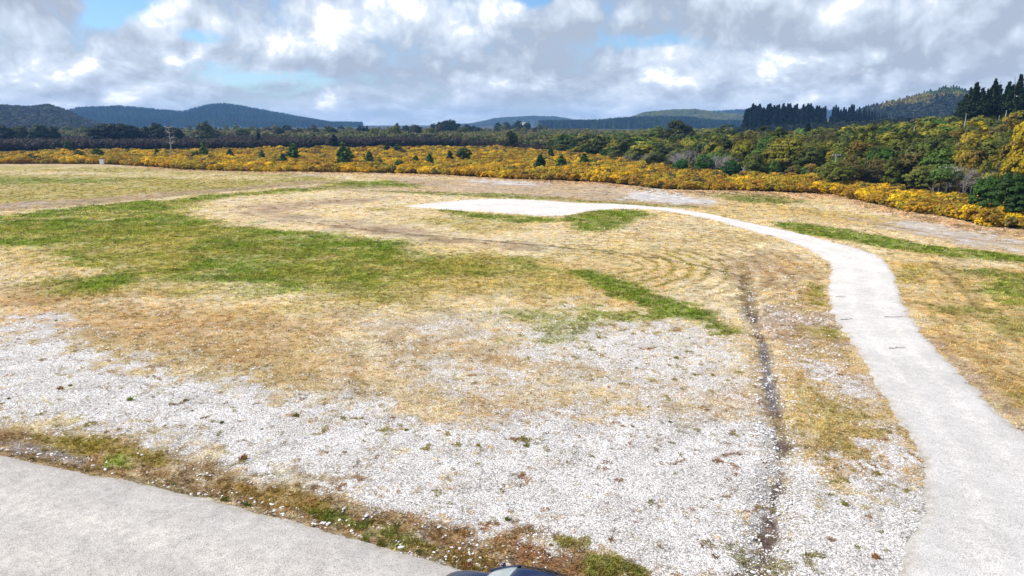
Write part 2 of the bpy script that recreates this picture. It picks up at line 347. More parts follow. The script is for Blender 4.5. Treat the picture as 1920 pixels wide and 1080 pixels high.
# ------------------------------------------------------------------ materials
class NT:
    def __init__(s, name, world=False):
        if world: s.m = None; s.t = world.node_tree
        else:
            s.m = bpy.data.materials.new(name); s.m.use_nodes = True; s.t = s.m.node_tree
        s.t.nodes.clear()
    def n(s, typ, **kw):
        nd = s.t.nodes.new(typ)
        for k, v in kw.items():
            if k.startswith('i_'): nd.inputs[k[2:]].default_value = v
            elif k.startswith('x_'): nd.inputs[int(k[2:])].default_value = v
            else: setattr(nd, k, v)
        return nd
    def l(s, a, b): s.t.links.new(a, b)
    def math(s, op, a, b=None, clamp=False):
        nd = s.n('ShaderNodeMath', operation=op, use_clamp=clamp)
        for i, v in enumerate((a, b)):
            if v is None: continue
            if isinstance(v, (int, float)): nd.inputs[i].default_value = v
            else: s.l(v, nd.inputs[i])
        return nd.outputs[0]
    def mix(s, fac, a, b, blend='MIX'):
        nd = s.n('ShaderNodeMix', data_type='RGBA', blend_type=blend)
        for inp, v in ((nd.inputs[0], fac), (nd.inputs[6], a), (nd.inputs[7], b)):
            if isinstance(v, (int, float)): inp.default_value = v
            elif isinstance(v, (tuple, list)): inp.default_value = (*v[:3], 1)
            else: s.l(v, inp)
        return nd.outputs[2]
    def ramp(s, v, stops):
        nd = s.n('ShaderNodeMapRange', interpolation_type='SMOOTHSTEP', clamp=True)
        nd.inputs[1].default_value, nd.inputs[2].default_value = stops[:2]
        nd.inputs[3].default_value, nd.inputs[4].default_value = stops[2:] if len(stops) > 2 else (0, 1)
        s.l(v, nd.inputs[0]); return nd.outputs[0]
    def noise(s, vec, scale, detail=4, rough=.6, dist=0):
        nd = s.n('ShaderNodeTexNoise', i_Scale=scale, i_Detail=detail, i_Roughness=rough, i_Distortion=dist)
        if vec is not None: s.l(vec, nd.inputs['Vector'])
        return nd.outputs['Fac']

def pos(nt): return nt.n('ShaderNodeNewGeometry').outputs['Position']
def objco(nt): return nt.n('ShaderNodeTexCoord').outputs['Object']

def finish(nt, col, rough=.8, bump=None, bdist=.02, bstr=1, spec=.3, **kw):
    b = nt.n('ShaderNodeBsdfPrincipled'); o = nt.n('ShaderNodeOutputMaterial')
    if isinstance(col, (tuple, list)): b.inputs['Base Color'].default_value = (*col[:3], 1)
    else: nt.l(col, b.inputs['Base Color'])
    if isinstance(rough, (int, float)): b.inputs['Roughness'].default_value = rough
    else: nt.l(rough, b.inputs['Roughness'])
    b.inputs['Specular IOR Level'].default_value = spec
    for k, v in kw.items(): b.inputs[k].default_value = v
    if bump is not None:
        bp = nt.n('ShaderNodeBump'); bp.inputs['Strength'].default_value = bstr; bp.inputs['Distance'].default_value = bdist
        nt.l(bump, bp.inputs['Height']); nt.l(bp.outputs[0], b.inputs['Normal'])
    nt.l(b.outputs[0], o.inputs['Surface'])
    return nt.m

def ground_mat():
    nt = NT('ground_cover'); p = pos(nt)
    c = nt.n('ShaderNodeAttribute', attribute_name='cover').outputs['Color']
    st = nt.n('ShaderNodeAttribute', attribute_name='stone').outputs['Fac']
    big = nt.noise(p, 1.2, 5); fine = nt.noise(p, 14, 5, .7); vf = nt.noise(p, 55, 3, .7)
    c1 = nt.mix(1, c, nt.mix(nt.ramp(fine, (.38, .64)), (.44, .42, .38), (1.42, 1.40, 1.34)), 'MULTIPLY')
    c1 = nt.mix(1, c1, nt.mix(nt.ramp(big, (.3, .7)), (.8, .78, .74), (1.15, 1.15, 1.15)), 'MULTIPLY')
    # pebbles: voronoi cells of three grades, each its own grey
    v1 = nt.n('ShaderNodeTexVoronoi', i_Scale=17.0, i_Randomness=1.0); nt.l(p, v1.inputs['Vector'])
    v2 = nt.n('ShaderNodeTexVoronoi', i_Scale=42.0, i_Randomness=1.0); nt.l(p, v2.inputs['Vector'])
    def cell(v, lo, hi):
        sep = nt.n('ShaderNodeSeparateColor'); nt.l(v.outputs['Color'], sep.inputs[0])
        g = nt.mix(nt.ramp(sep.outputs[0], (.0, 1.0)), lo, hi)
        return nt.mix(nt.math('MULTIPLY', sep.outputs[1], .35), g, (.36, .30, .26)), sep
    g1, s1 = cell(v1, (.30, .30, .30), (.95, .95, .94)); g2, s2 = cell(v2, (.28, .28, .28), (.93, .93, .92))
    edge1 = nt.ramp(v1.outputs['Distance'], (.35, .75, 1.0, .35)); edge2 = nt.ramp(v2.outputs['Distance'], (.4, .8, 1.0, .45))
    pick = nt.math('GREATER_THAN', s1.outputs[2], .55)
    g = nt.mix(1, nt.mix(pick, nt.mix(1, g2, edge2, 'MULTIPLY'), nt.mix(1, g1, edge1, 'MULTIPLY')), (1.06, 1.02, .97), 'MULTIPLY')
    mp = nt.noise(p, .55, 4); g = nt.mix(1, g, nt.mix(nt.ramp(mp, (.35, .65)), (.90, .88, .85), (1.20, 1.20, 1.20)), 'MULTIPLY')
    # where stones show
    mk = nt.math('ADD', nt.math('MULTIPLY', nt.noise(p, 5, 6, .75), .8), nt.math('MULTIPLY', s2.outputs[2], .25))
    thr = nt.math('SUBTRACT', .98, nt.math('MULTIPLY', st, .92))
    f = nt.ramp(nt.math('SUBTRACT', mk, thr), (-.05, .05))
    col = nt.mix(f, c1, g)
    h = nt.math('ADD', nt.math('MULTIPLY', nt.math('SUBTRACT', 1.0, v1.outputs['Distance']), .5), nt.math('MULTIPLY', vf, 1.0))
    return finish(nt, col, .9, h, .035, .8, .15)

def gravel_mat(name, base, var, tint2, far=False, tracks=(.3, .7), dirtc=(.36, .31, .24)):
    nt = NT(name); p = pos(nt)
    a = nt.noise(p, .35, 5, .6); b = nt.noise(p, 3.0, 5, .65); c = nt.noise(p, 30, 4, .75)
    v = nt.n('ShaderNodeTexVoronoi', i_Scale=38.0); nt.l(p, v.inputs['Vector'])
    sep = nt.n('ShaderNodeSeparateColor'); nt.l(v.outputs['Color'], sep.inputs[0])
    col = nt.mix(nt.ramp(a, (.35, .68)), base, tint2)
    col = nt.mix(1, col, nt.mix(nt.ramp(b, (.3, .7)), (1 - var, 1 - var, 1 - var), (1 + var * .6,) * 3), 'MULTIPLY')
    col = nt.mix(1, col, nt.mix(nt.ramp(c, (.3, .72)), (.70, .70, .70), (1.2, 1.2, 1.2)), 'MULTIPLY')
    col = nt.mix(1, col, nt.mix(nt.ramp(sep.outputs[0], (.0, .35)), (.68, .67, .65), (1.06, 1.06, 1.06)), 'MULTIPLY')
    ac = nt.n('ShaderNodeAttribute', attribute_name='across').outputs['Fac']; ed = nt.n('ShaderNodeAttribute', attribute_name='edge').outputs['Fac']
    acw = nt.math('ADD', ac, nt.math('MULTIPLY', nt.math('SUBTRACT', nt.noise(p, .25, 3), .5), .12))
    def band(c0, w):
        q = nt.math('DIVIDE', nt.math('SUBTRACT', acw, c0), w); return nt.math('EXPONENT', nt.math('MULTIPLY', nt.math('MULTIPLY', q, q), -1.0))
    trk = nt.math('MULTIPLY', nt.math('ADD', band(tracks[0], .07), band(tracks[1], .07)), nt.ramp(b, (.25, .6)))
    col = nt.mix(nt.math('MULTIPLY', trk, .85), col, nt.mix(1, col, (1.14, 1.13, 1.11), 'MULTIPLY'))
    dirt = nt.math('MULTIPLY', nt.ramp(ed, (.0, .55, 1.0, .0)), nt.ramp(nt.noise(p, 2.2, 5, .7), (.38, .62)))
    col = nt.mix(nt.math('MULTIPLY', dirt, .75), col, dirtc)
    bl = nt.ramp(nt.noise(p, 1.1, 6, .7), (.60, .72)); col = nt.mix(nt.math('MULTIPLY', bl, .42), col, nt.mix(1, col, (.72, .70, .68), 'MULTIPLY'))
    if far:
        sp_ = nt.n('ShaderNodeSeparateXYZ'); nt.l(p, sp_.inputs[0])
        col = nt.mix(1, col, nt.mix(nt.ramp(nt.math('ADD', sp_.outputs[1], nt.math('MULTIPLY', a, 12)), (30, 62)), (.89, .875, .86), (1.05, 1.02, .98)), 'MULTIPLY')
    h = nt.math('ADD', c, nt.math('MULTIPLY', v.outputs['Distance'], -.5))
    return finish(nt, col, .92, h, .02, .7, .12)

def leaf_mat(name, col_socket_kind, base, lo=.55, hi=1.35, trans=.25, hue=(.9, 1.05, .8)):
    """foliage: object colour or instance tint times a per-clump value"""
    nt = NT(name)
    if col_socket_kind == 'object': c = nt.n('ShaderNodeObjectInfo').outputs['Color']
    else: c = nt.n('ShaderNodeAttribute', attribute_name='tint', attribute_type='INSTANCER').outputs['Color']
    v = nt.n('ShaderNodeAttribute', attribute_name='v').outputs['Fac']
    w = nt.n('ShaderNodeAttribute', attribute_name='w').outputs['Fac']
    c = nt.mix(1, c, base, 'MULTIPLY')
    c = nt.mix(1, c, nt.mix(v, (lo, lo, lo), (hi, hi, hi * .9)), 'MULTIPLY')
    c = nt.mix(w, c, nt.mix(1, c, hue, 'MULTIPLY'))
    b = nt.n('ShaderNodeBsdfPrincipled'); b.inputs['Roughness'].default_value = .6; b.inputs['Specular IOR Level'].default_value = .12
    nt.l(c, b.inputs['Base Color'])
    t = nt.n('ShaderNodeBsdfTranslucent'); nt.l(nt.mix(1, c, (1.3, 1.4, .6), 'MULTIPLY'), t.inputs['Color'])
    mx = nt.n('ShaderNodeMixShader'); mx.inputs[0].default_value = trans
    nt.l(b.outputs[0], mx.inputs[1]); nt.l(t.outputs[0], mx.inputs[2])
    o = nt.n('ShaderNodeOutputMaterial'); nt.l(mx.outputs[0], o.inputs['Surface'])
    return nt.m

def bark_mat(name, a, b, sc=6):
    nt = NT(name); p = objco(nt)
    n = nt.noise(p, sc, 5, .7)
    return finish(nt, nt.mix(nt.ramp(n, (.3, .7)), a, b), .85, n, .03, .6, .2)

M = {}
M['ground'] = ground_mat()
M['road'] = gravel_mat('pale_road_gravel', (.455, .42, .38), .13, (.51, .475, .43), False, (.28, .5))
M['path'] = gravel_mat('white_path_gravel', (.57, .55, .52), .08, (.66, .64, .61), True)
M['leaf'] = leaf_mat('tree_leaves', 'object', (1, 1, 1))
M['needle'] = leaf_mat('conifer_needles', 'object', (1, 1, 1), .45, 1.3, .1)
M['leaf_i'] = leaf_mat('bush_leaves', 'inst', (1, 1, 1))
M['grass_i'] = leaf_mat('grass_blades', 'inst', (1, 1, 1), .7, 1.3, .3, (1.1, .95, .9))
M['bark'] = bark_mat('brown_bark', (.08, .06, .045), (.17, .14, .11))
M['pale_bark'] = bark_mat('pale_bark', (.30, .27, .24), (.50, .47, .43))
M['dead'] = bark_mat('grey_dead_twigs', (.26, .23, .22), (.42, .39, .38))
M['white_dead'] = bark_mat('bleached_wood', (.45, .43, .40), (.68, .66, .62))
def stone_mat():
    nt = NT('loose_stones')
    v = nt.n('ShaderNodeAttribute', attribute_name='v').outputs['Fac']; w = nt.n('ShaderNodeAttribute', attribute_name='w').outputs['Fac']
    t = nt.n('ShaderNodeAttribute', attribute_name='tint', attribute_type='INSTANCER').outputs['Color']
    c = nt.mix(v, (.26, .25, .25), (.86, .85, .83)); c = nt.mix(nt.math('MULTIPLY', w, .4), c, (.45, .36, .30))
    return finish(nt, nt.mix(1, c, t, 'MULTIPLY'), .85, None, spec=.2)
M['stone'] = stone_mat()

# ------------------------------------------------------------------ scattering (stuff only)
def scatter_group(name, sources):
    g = bpy.data.node_groups.new(name, 'GeometryNodeTree')
    g.interface.new_socket('Geometry', in_out='INPUT', socket_type='NodeSocketGeometry')
    g.interface.new_socket('Geometry', in_out='OUTPUT', socket_type='NodeSocketGeometry')
    N = g.nodes.new; Lk = g.links.new
    gi = N('NodeGroupInput'); go = N('NodeGroupOutput')
    iop = N('GeometryNodeInstanceOnPoints'); jn = N('GeometryNodeJoinGeometry')
    for s in reversed(sources):
        oi = N('GeometryNodeObjectInfo'); oi.inputs['Object'].default_value = s
        g2 = N('GeometryNodeGeometryToInstance'); Lk(oi.outputs['Geometry'], g2.inputs[0]); Lk(g2.outputs[0], jn.inputs[0])
    def attr(nm, tp):
        a = N('GeometryNodeInputNamedAttribute'); a.data_type = tp; a.inputs['Name'].default_value = nm; return a.outputs[0]
    Lk(gi.outputs[0], iop.inputs['Points']); Lk(jn.outputs[0], iop.inputs['Instance'])
    iop.inputs['Pick Instance'].default_value = True
    Lk(attr('idx', 'INT'), iop.inputs['Instance Index'])
    e = N('FunctionNodeEulerToRotation'); Lk(attr('rot', 'FLOAT_VECTOR'), e.inputs[0]); Lk(e.outputs[0], iop.inputs['Rotation'])
    Lk(attr('scl', 'FLOAT_VECTOR'), iop.inputs['Scale'])
    Lk(iop.outputs[0], go.inputs[0])
    return g

def scatter(name, sources, P, scl, tint, label=None, cat=None, tilt=.0):
    n = len(P)
    rot = np.zeros((n, 3)); rot[:, 2] = RNG.uniform(0, 6.283, n)
    if tilt: rot[:, :2] = RNG.normal(0, tilt, (n, 2))
    if scl.ndim == 1: scl = np.repeat(scl[:, None], 3, 1)
    me = np_mesh(name, P, np.zeros((0, 3)), attrs={'rot': ('FLOAT_VECTOR', 'POINT', rot), 'scl': ('FLOAT_VECTOR', 'POINT', scl),
        'idx': ('INT', 'POINT', RNG.integers(0, len(sources), n)), 'tint': ('FLOAT_COLOR', 'POINT', tint)})
    o = link(name, me); tag(o, label, cat, kind='stuff')
    md = o.modifiers.new('scatter', 'NODES'); md.node_group = scatter_group(name, sources)
    return o

def source(name, me):          # an unlinked pattern object used only by the scatter modifiers
    return bpy.data.objects.new(name, me)

# ------------------------------------------------------------------ foliage shapes
def quads(C, Nn, size, aspect=1.0, rng=RNG):
    n = len(C)
    r = rng.normal(size=(n, 3)); Nn = Nn / (np.linalg.norm(Nn, axis=1, keepdims=True) + 1e-9)
    U = np.cross(Nn, r); U /= np.linalg.norm(U, axis=1, keepdims=True) + 1e-9
    W = np.cross(Nn, U)
    s = size[:, None] if hasattr(size, '__len__') else size
    a = U * s * .5; b = W * s * .5 * aspect
    V = np.stack([C - a - b * .6, C + a * .9 - b, C + a + b * .7, C - a * .8 + b], 1).reshape(-1, 3)
    return V, np.arange(4 * n).reshape(n, 4)

def crown_mesh(name, lobes, n, leaf, mat, seed, clumps=60, flat=.8, under=-.55, jit=.16):
    """leaf sprays in clumps over a few lobes (x, y, z, rx, ry, rz)"""
    rng = np.random.default_rng(seed)
    lb = np.array(lobes, float)
    wt = lb[:, 3] * lb[:, 4]; wt /= wt.sum()
    # clump centres over the lobes
    li = rng.choice(len(lb), clumps, p=wt)
    d = rng.normal(size=(clumps, 3)); d[:, 2] = np.abs(d[:, 2]) * np.where(rng.random(clumps) < .25, under, 1.0)
    d /= np.linalg.norm(d, axis=1, keepdims=True)
    cc = lb[li, :3] + d * lb[li, 3:6] * rng.uniform(.72, 1.02, (clumps, 1))
    cs = lb[li, 3] * rng.uniform(.22, .42, clumps)
    cv = rng.beta(2, 2, clumps); cw = rng.random(clumps)
    k = rng.integers(0, clumps, n)
    e = rng.normal(size=(n, 3)); e /= np.linalg.norm(e, axis=1, keepdims=True)
    e[:, 2] = np.where(e[:, 2] < -.2, -e[:, 2] * .6, e[:, 2])
    C = cc[k] + e * (cs[k] * rng.uniform(.5, 1.0 + jit, n) ** .6)[:, None] * np.array([1, 1, flat])
    Nn = d[k] * .8 + e * 1.1 + rng.normal(size=(n, 3)) * .55 + np.array([0, 0, .3])
    V, Fq = quads(C, Nn, leaf * rng.uniform(.6, 1.3, n), 1.0, rng)
    return np_mesh(name, V, Fq, [mat], attrs={'v': ('FLOAT', 'FACE', np.clip(cv[k] * .75 + rng.random(n) * .25, 0, 1)), 'w': ('FLOAT', 'FACE', np.clip(cw[k] + rng.normal(0, .1, n), 0, 1))})

def conifer_mesh(name, h, r, n, leaf, mat, seed, whorls=16, base=.12, sparse=0.0, droop=.25):
    rng = np.random.default_rng(seed)
    Cs = []; Ns = []; vv = []; ww = []
    per = n // (whorls * 7)
    for i in range(whorls):
        t = base + (1 - base) * (i / whorls) ** .9
        z0 = h * t; rr = r * (1 - t) ** .8 * rng.uniform(.75, 1.15) + .03 * r
        nb = 7
        a0 = rng.uniform(0, 6.28)
        for j in range(nb):
            if rng.random() < sparse: continue
            a = a0 + j * 6.283 / nb + rng.normal(0, .25); ll = rr * rng.uniform(.6, 1.15); tw = rng.random(); tv = rng.beta(2, 2)
            u = rng.uniform(.12, 1, per) ** .75
            wdt = .30 * ll * (1.1 - u)
            x = u * ll; y = rng.normal(0, 1, per) * wdt * .7
            z = z0 + h * .5 / whorls * rng.normal(0, .5, per) - droop * x * .5 + u ** 3 * ll * .25
            C = np.stack([x * math.cos(a) - y * math.sin(a), x * math.sin(a) + y * math.cos(a), z], 1)
            Cs.append(C); Ns.append(np.tile([math.cos(a) * .35, math.sin(a) * .35, .8], (per, 1)) + rng.normal(0, .45, (per, 3)))
            vv.append(np.clip(tv * .6 + rng.random(per) * .3 + .1, 0, 1)); ww.append(np.full(per, tw))
    k = 30; C = np.stack([rng.normal(0, .05 * r, k), rng.normal(0, .05 * r, k), h * (.86 + .16 * rng.random(k))], 1)
    Cs.append(C); Ns.append(rng.normal(size=(k, 3))); vv.append(rng.random(k)); ww.append(rng.random(k))
    C = np.vstack(Cs); V, Fq = quads(C, np.vstack(Ns), leaf * rng.uniform(.6, 1.3, len(C)), 1.4, rng)
    return np_mesh(name, V, Fq, [mat], attrs={'v': ('FLOAT', 'FACE', np.concatenate(vv)), 'w': ('FLOAT', 'FACE', np.concatenate(ww))})

def tubes(segs, sides=6):
    """segs: list of (p0, p1, r0, r1) -> verts, faces"""
    V = []; Fq = []
    for p0, p1, r0, r1 in segs:
        p0 = np.array(p0, float); p1 = np.array(p1, float); d = p1 - p0; d = d / (np.linalg.norm(d) + 1e-9)
        u = np.cross(d, [0, 0, 1] if abs(d[2]) < .9 else [1, 0, 0]); u /= np.linalg.norm(u); w = np.cross(d, u)
        b = len(V)
        for p, r in ((p0, r0), (p1, r1)):
            for k in range(sides):
                a = 6.283185 * k / sides; V.append(p + (u * math.cos(a) + w * math.sin(a)) * r)
        for k in range(sides): Fq.append((b + k, b + (k + 1) % sides, b + sides + (k + 1) % sides, b + sides + k))
    return np.array(V), np.array(Fq)

def branching(rng, p, d, ln, r, depth, segs, spread=.6, up=.15, kids=3, shrink=.68):
    p = np.array(p, float); d = np.array(d, float); d /= np.linalg.norm(d)
    q = p
    for s in range(2):
        d2 = d + rng.normal(0, .10, 3); d2 /= np.linalg.norm(d2)
        q2 = q + d2 * ln / 2; segs.append((q, q2, r * (1 - .2 * s), r * (.8 - .15 * s))); q = q2; d = d2
    if depth == 0: return
    for k in range(kids):
        nd = d + rng.normal(0, spread, 3) + np.array([0, 0, up]); branching(rng, q, nd, ln * shrink * rng.uniform(.8, 1.15), r * .6, depth - 1, segs, spread, up, kids, shrink)

def trunk_mesh(name, h, r, mat, seed, limbs=5, reach=.45):
    rng = np.random.default_rng(seed); segs = []
    p = np.array([0, 0, -.5]); d = np.array([0, 0, 1.0])
    for i in range(6):
        q = p + (d + rng.normal(0, .06, 3)) * (h + .5) / 6
        segs.append((p, q, r * (1 - i * .14), r * (1 - (i + 1) * .14))); p = q
        if i >= 2:
            for k in range(max(1, limbs // 4)):
                a = rng.uniform(0, 6.28); e = q + np.array([math.cos(a) * h * reach, math.sin(a) * h * reach, h * .22]) * rng.uniform(.6, 1)
                m = (q + e) / 2 + np.array([0, 0, -.05 * h])
                segs += [(q, m, r * .42, r * .28), (m, e, r * .28, r * .1)]
    V, Fq = tubes(segs); return np_mesh(name, V, Fq, [mat], True)
exec_parts = []
# ================================================================== camera, light, sky
cam = bpy.data.cameras.new('camera'); co = bpy.data.objects.new('camera', cam); COL.objects.link(co)
co.location = (0, 0, H); co.rotation_euler = (math.pi / 2 - PITCH, 0, 0)
cam.sensor_width = 36; cam.lens = F / 1920 * 36; cam.clip_end = 20000; cam.clip_start = .2
scene.camera = co
SUN_AZ, SUN_EL = R(-82), R(46)
sd = bpy.data.lights.new('sun', 'SUN'); sd.energy = 4.3; sd.angle = R(.53); sd.color = (1, .955, .89)
so = bpy.data.objects.new('sun', sd); COL.objects.link(so); so.location = (-60, 20, 80)
so.rotation_euler = (math.pi / 2 - SUN_EL, 0, -SUN_AZ + math.pi)
from mathutils import Vector
dv = Vector((math.sin(SUN_AZ) * math.cos(SUN_EL), math.cos(SUN_AZ) * math.cos(SUN_EL), math.sin(SUN_EL)))
so.rotation_euler = dv.to_track_quat('Z', 'Y').to_euler()

world = bpy.data.worlds.new('World'); scene.world = world; world.use_nodes = True
nt = NT('w', world)
sky = nt.n('ShaderNodeTexSky', sky_type='NISHITA'); sky.sun_disc = False
sky.sun_elevation = SUN_EL; sky.sun_rotation = SUN_AZ % (2 * math.pi); sky.air_density = 1.0; sky.dust_density = .15; sky.ozone_density = 1.5
tc = nt.n('ShaderNodeTexCoord'); sx = nt.n('ShaderNodeSeparateXYZ'); nt.l(tc.outputs['Generated'], sx.inputs[0])
az = nt.math('ARCTAN2', sx.outputs[0], sx.outputs[1]); el = nt.math('ARCSINE', sx.outputs[2])
def combo(a, b, c=0.0):
    n_ = nt.n('ShaderNodeCombineXYZ')
    for i, v in enumerate((a, b, c)):
        if isinstance(v, (int, float)): n_.inputs[i].default_value = v
        else: nt.l(v, n_.inputs[i])
    return n_.outputs[0]
# rows of cloud get flatter towards the horizon
elw = nt.math('MULTIPLY', nt.math('LOGARITHM', nt.math('ADD', nt.math('MAXIMUM', el, 0.0), .05), 2.718), .17)
warpn = nt.n('ShaderNodeTexNoise', i_Scale=9.0, i_Detail=6.0, i_Roughness=.6); nt.l(combo(az, elw), warpn.inputs['Vector'])
ws = nt.n('ShaderNodeSeparateColor'); nt.l(warpn.outputs['Color'], ws.inputs[0])
azw = nt.math('ADD', az, nt.math('MULTIPLY', nt.math('SUBTRACT', ws.outputs[0], .5), .12))
eww = nt.math('ADD', el, nt.math('MULTIPLY', nt.math('SUBTRACT', ws.outputs[1], .5), .045))
def blob(px, py, wx, wy, amp):
    a0 = az_of(px); e0 = (232 - py) / F * .97
    dx = nt.math('MULTIPLY', nt.math('SUBTRACT', azw, a0), F / wx); dy = nt.math('MULTIPLY', nt.math('SUBTRACT', eww, e0), F / wy)
    r2 = nt.math('ADD', nt.math('MULTIPLY', dx, dx), nt.math('MULTIPLY', dy, dy))
    return nt.math('MULTIPLY', nt.math('EXPONENT', nt.math('MULTIPLY', r2, -1.0)), amp)
def total(bl):
    s = None
    for b in bl:
        v = blob(*b); s = v if s is None else nt.math('ADD', s, v)
    return s
def puff(off, full=True):
    v0 = combo(nt.math('ADD', az, off[0]), nt.math('ADD', elw, off[1]))
    vm = nt.n('ShaderNodeVectorMath', operation='MULTIPLY_ADD'); vm.inputs[1].default_value = (.055, .055, 0)
    wn = nt.n('ShaderNodeTexNoise', i_Scale=11.0, i_Detail=3.0, i_Roughness=.55); nt.l(v0, wn.inputs['Vector']); nt.l(wn.outputs['Color'], vm.inputs[0]); nt.l(v0, vm.inputs[2]); v = vm.outputs[0]
    a = nt.noise(v, 6.0, 12, .60, 0)
    vo = nt.n('ShaderNodeTexVoronoi', i_Scale=13.0, feature='SMOOTH_F1'); vo.inputs['Detail'].default_value = 4.0; vo.inputs['Roughness'].default_value = .55; vo.inputs['Smoothness'].default_value = .22
    nt.l(v, vo.inputs['Vector'])
    return nt.math('ADD', nt.math('MULTIPLY', a, 1.15), nt.math('MULTIPLY', vo.outputs['Distance'], -.42))
h0 = puff((0, 0)); h1 = puff((-.010, .020))
relief = nt.math('MULTIPLY', nt.math('SUBTRACT', h0, h1), 1.3)
bright = total([(70, 95, 110, 28, .30), (340, 25, 110, 30, .25), (470, 85, 70, 28, .30), (590, 90, 70, 38, .42), (680, 40, 120, 45, .50), (820, 25, 130, 40, .42), (900, 60, 80, 35, .38), (760, 85, 120, 25, .25),
                (1300, 115, 90, 32, .40), (1395, 120, 90, 36, .22), (1230, 150, 70, 22, .26), (1600, 50, 55, 26, .34), (1445, 25, 90, 26, .26), (1690, 20, 60, 40, .28), (1830, 40, 60, 40, .26), (1150, 35, 120, 28, .2),
                (1480, 125, 90, 22, .22), (335, 136, 32, 14, .9), (640, 195, 200, 14, .12), (880, 160, 60, 20, .22), (1010, 160, 60, 20, .12), (150, 150, 150, 22, .16), (1500, 165, 200, 14, .14)])
dark = total([(110, 25, 150, 32, .46), (20, 60, 80, 20, .28), (240, 70, 60, 50, .22), (540, 25, 60, 40, .18), (770, 135, 190, 17, .48), (620, 130, 60, 20, .2), (960, 120, 60, 30, .28), (1060, 105, 80, 50, .34), (1150, 75, 140, 20, .36),
              (1330, 65, 150, 22, .40), (1260, 10, 120, 14, .2), (1540, 90, 130, 26, .38), (1660, 100, 110, 22, .40), (1780, 65, 60, 50, .30), (1880, 80, 80, 40, .38), (1720, 140, 120, 20, .3), (1380, 178, 160, 14, .26), (1050, 150, 70, 16, .2), (300, 95, 60, 20, .2), (60, 130, 100, 16, .2)])
holes = total([(262, 28, 60, 40, .95), (225, 62, 40, 18, .5), (375, 88, 40, 14, .55), (470, 158, 90, 14, .62), (400, 136, 40, 14, .4), (590, 152, 50, 12, .3), (995, 8, 36, 14, 1.0), (1240, 88, 60, 14, .45), (640, -6, 60, 8, .6), (1170, 90, 40, 16, .25), (1850, -8, 60, 12, .4)])
shade = nt.math('ADD', nt.math('ADD', .55, nt.math('MULTIPLY', nt.math('SUBTRACT', h0, .355), 1.15)), nt.math('ADD', relief, nt.math('MULTIPLY', nt.math('SUBTRACT', bright, dark), .70)))
lowpale = nt.ramp(el, (.0, .055, 1.0, .0))
shade = nt.math('ADD', nt.math('MULTIPLY', shade, nt.math('SUBTRACT', 1.0, nt.math('MULTIPLY', lowpale, .45))), nt.math('MULTIPLY', lowpale, .34))
cr = nt.n('ShaderNodeValToRGB'); nt.l(shade, cr.inputs[0])
els = cr.color_ramp.elements
els[0].position = 0.0; els[0].color = (.36, .41, .50, 1); els[1].position = 1.0; els[1].color = (1.06, 1.06, 1.06, 1)
for p_, c_ in ((.25, (.44, .50, .59)), (.48, (.53, .60, .70)), (.70, (.66, .72, .80)), (.86, (.90, .92, .95))):
    e_ = els.new(p_); e_.color = (*c_, 1)
hm = nt.ramp(nt.math('ADD', holes, nt.math('MULTIPLY', nt.math('SUBTRACT', .33, h0), 1.0)), (.25, .75))
hm = nt.math('MULTIPLY', hm, nt.math('SUBTRACT', 1.0, blob(335, 136, 34, 18, 1.0)))
skycol = nt.mix(1, sky.outputs[0], (.80, 1.02, 1.30), 'MULTIPLY')
cl = nt.mix(1, cr.outputs[0], (11.0, 11.0, 11.0), 'MULTIPLY')
bg = nt.n('ShaderNodeBackground'); bg.inputs['Strength'].default_value = .09
nt.l(nt.mix(hm, cl, skycol), bg.inputs['Color'])
# the rest of the sky, overhead and behind: plainer broken cloud
gen = nt.noise(nt.n('ShaderNodeTexCoord').outputs['Generated'], 2.6, 3, .55)
plain = nt.mix(nt.ramp(gen, (.44, .60)), skycol, nt.mix(gen, (5.5, 6.2, 7.4), (11.5, 11.6, 11.8)))
bg2 = nt.n('ShaderNodeBackground'); bg2.inputs['Strength'].default_value = .09; nt.l(plain, bg2.inputs['Color'])
away = nt.math('MAXIMUM', nt.ramp(el, (.20, .27)), nt.math('MAXIMUM', nt.ramp(nt.math('ABSOLUTE', az), (.85, 1.0)), nt.ramp(el, (-.01, -.004, 1.0, 0.0))))
ms = nt.n('ShaderNodeMixShader'); nt.l(away, ms.inputs[0]); nt.l(bg.outputs[0], ms.inputs[1]); nt.l(bg2.outputs[0], ms.inputs[2])
wo = nt.n('ShaderNodeOutputWorld'); nt.l(ms.outputs[0], wo.inputs['Surface'])
world.cycles.sampling_method = 'MANUAL'; world.cycles.sample_map_resolution = 512

vs = scene.view_settings; vs.view_transform = 'Standard'; vs.look = 'None'; vs.exposure = 0.42; vs.gamma = 1
cy = scene.cycles; cy.max_bounces = 5; cy.diffuse_bounces = 2; cy.glossy_bounces = 2; cy.transmission_bounces = 4; cy.volume_bounces = 0; cy.transparent_max_bounces = 4
scene.render.film_transparent = False

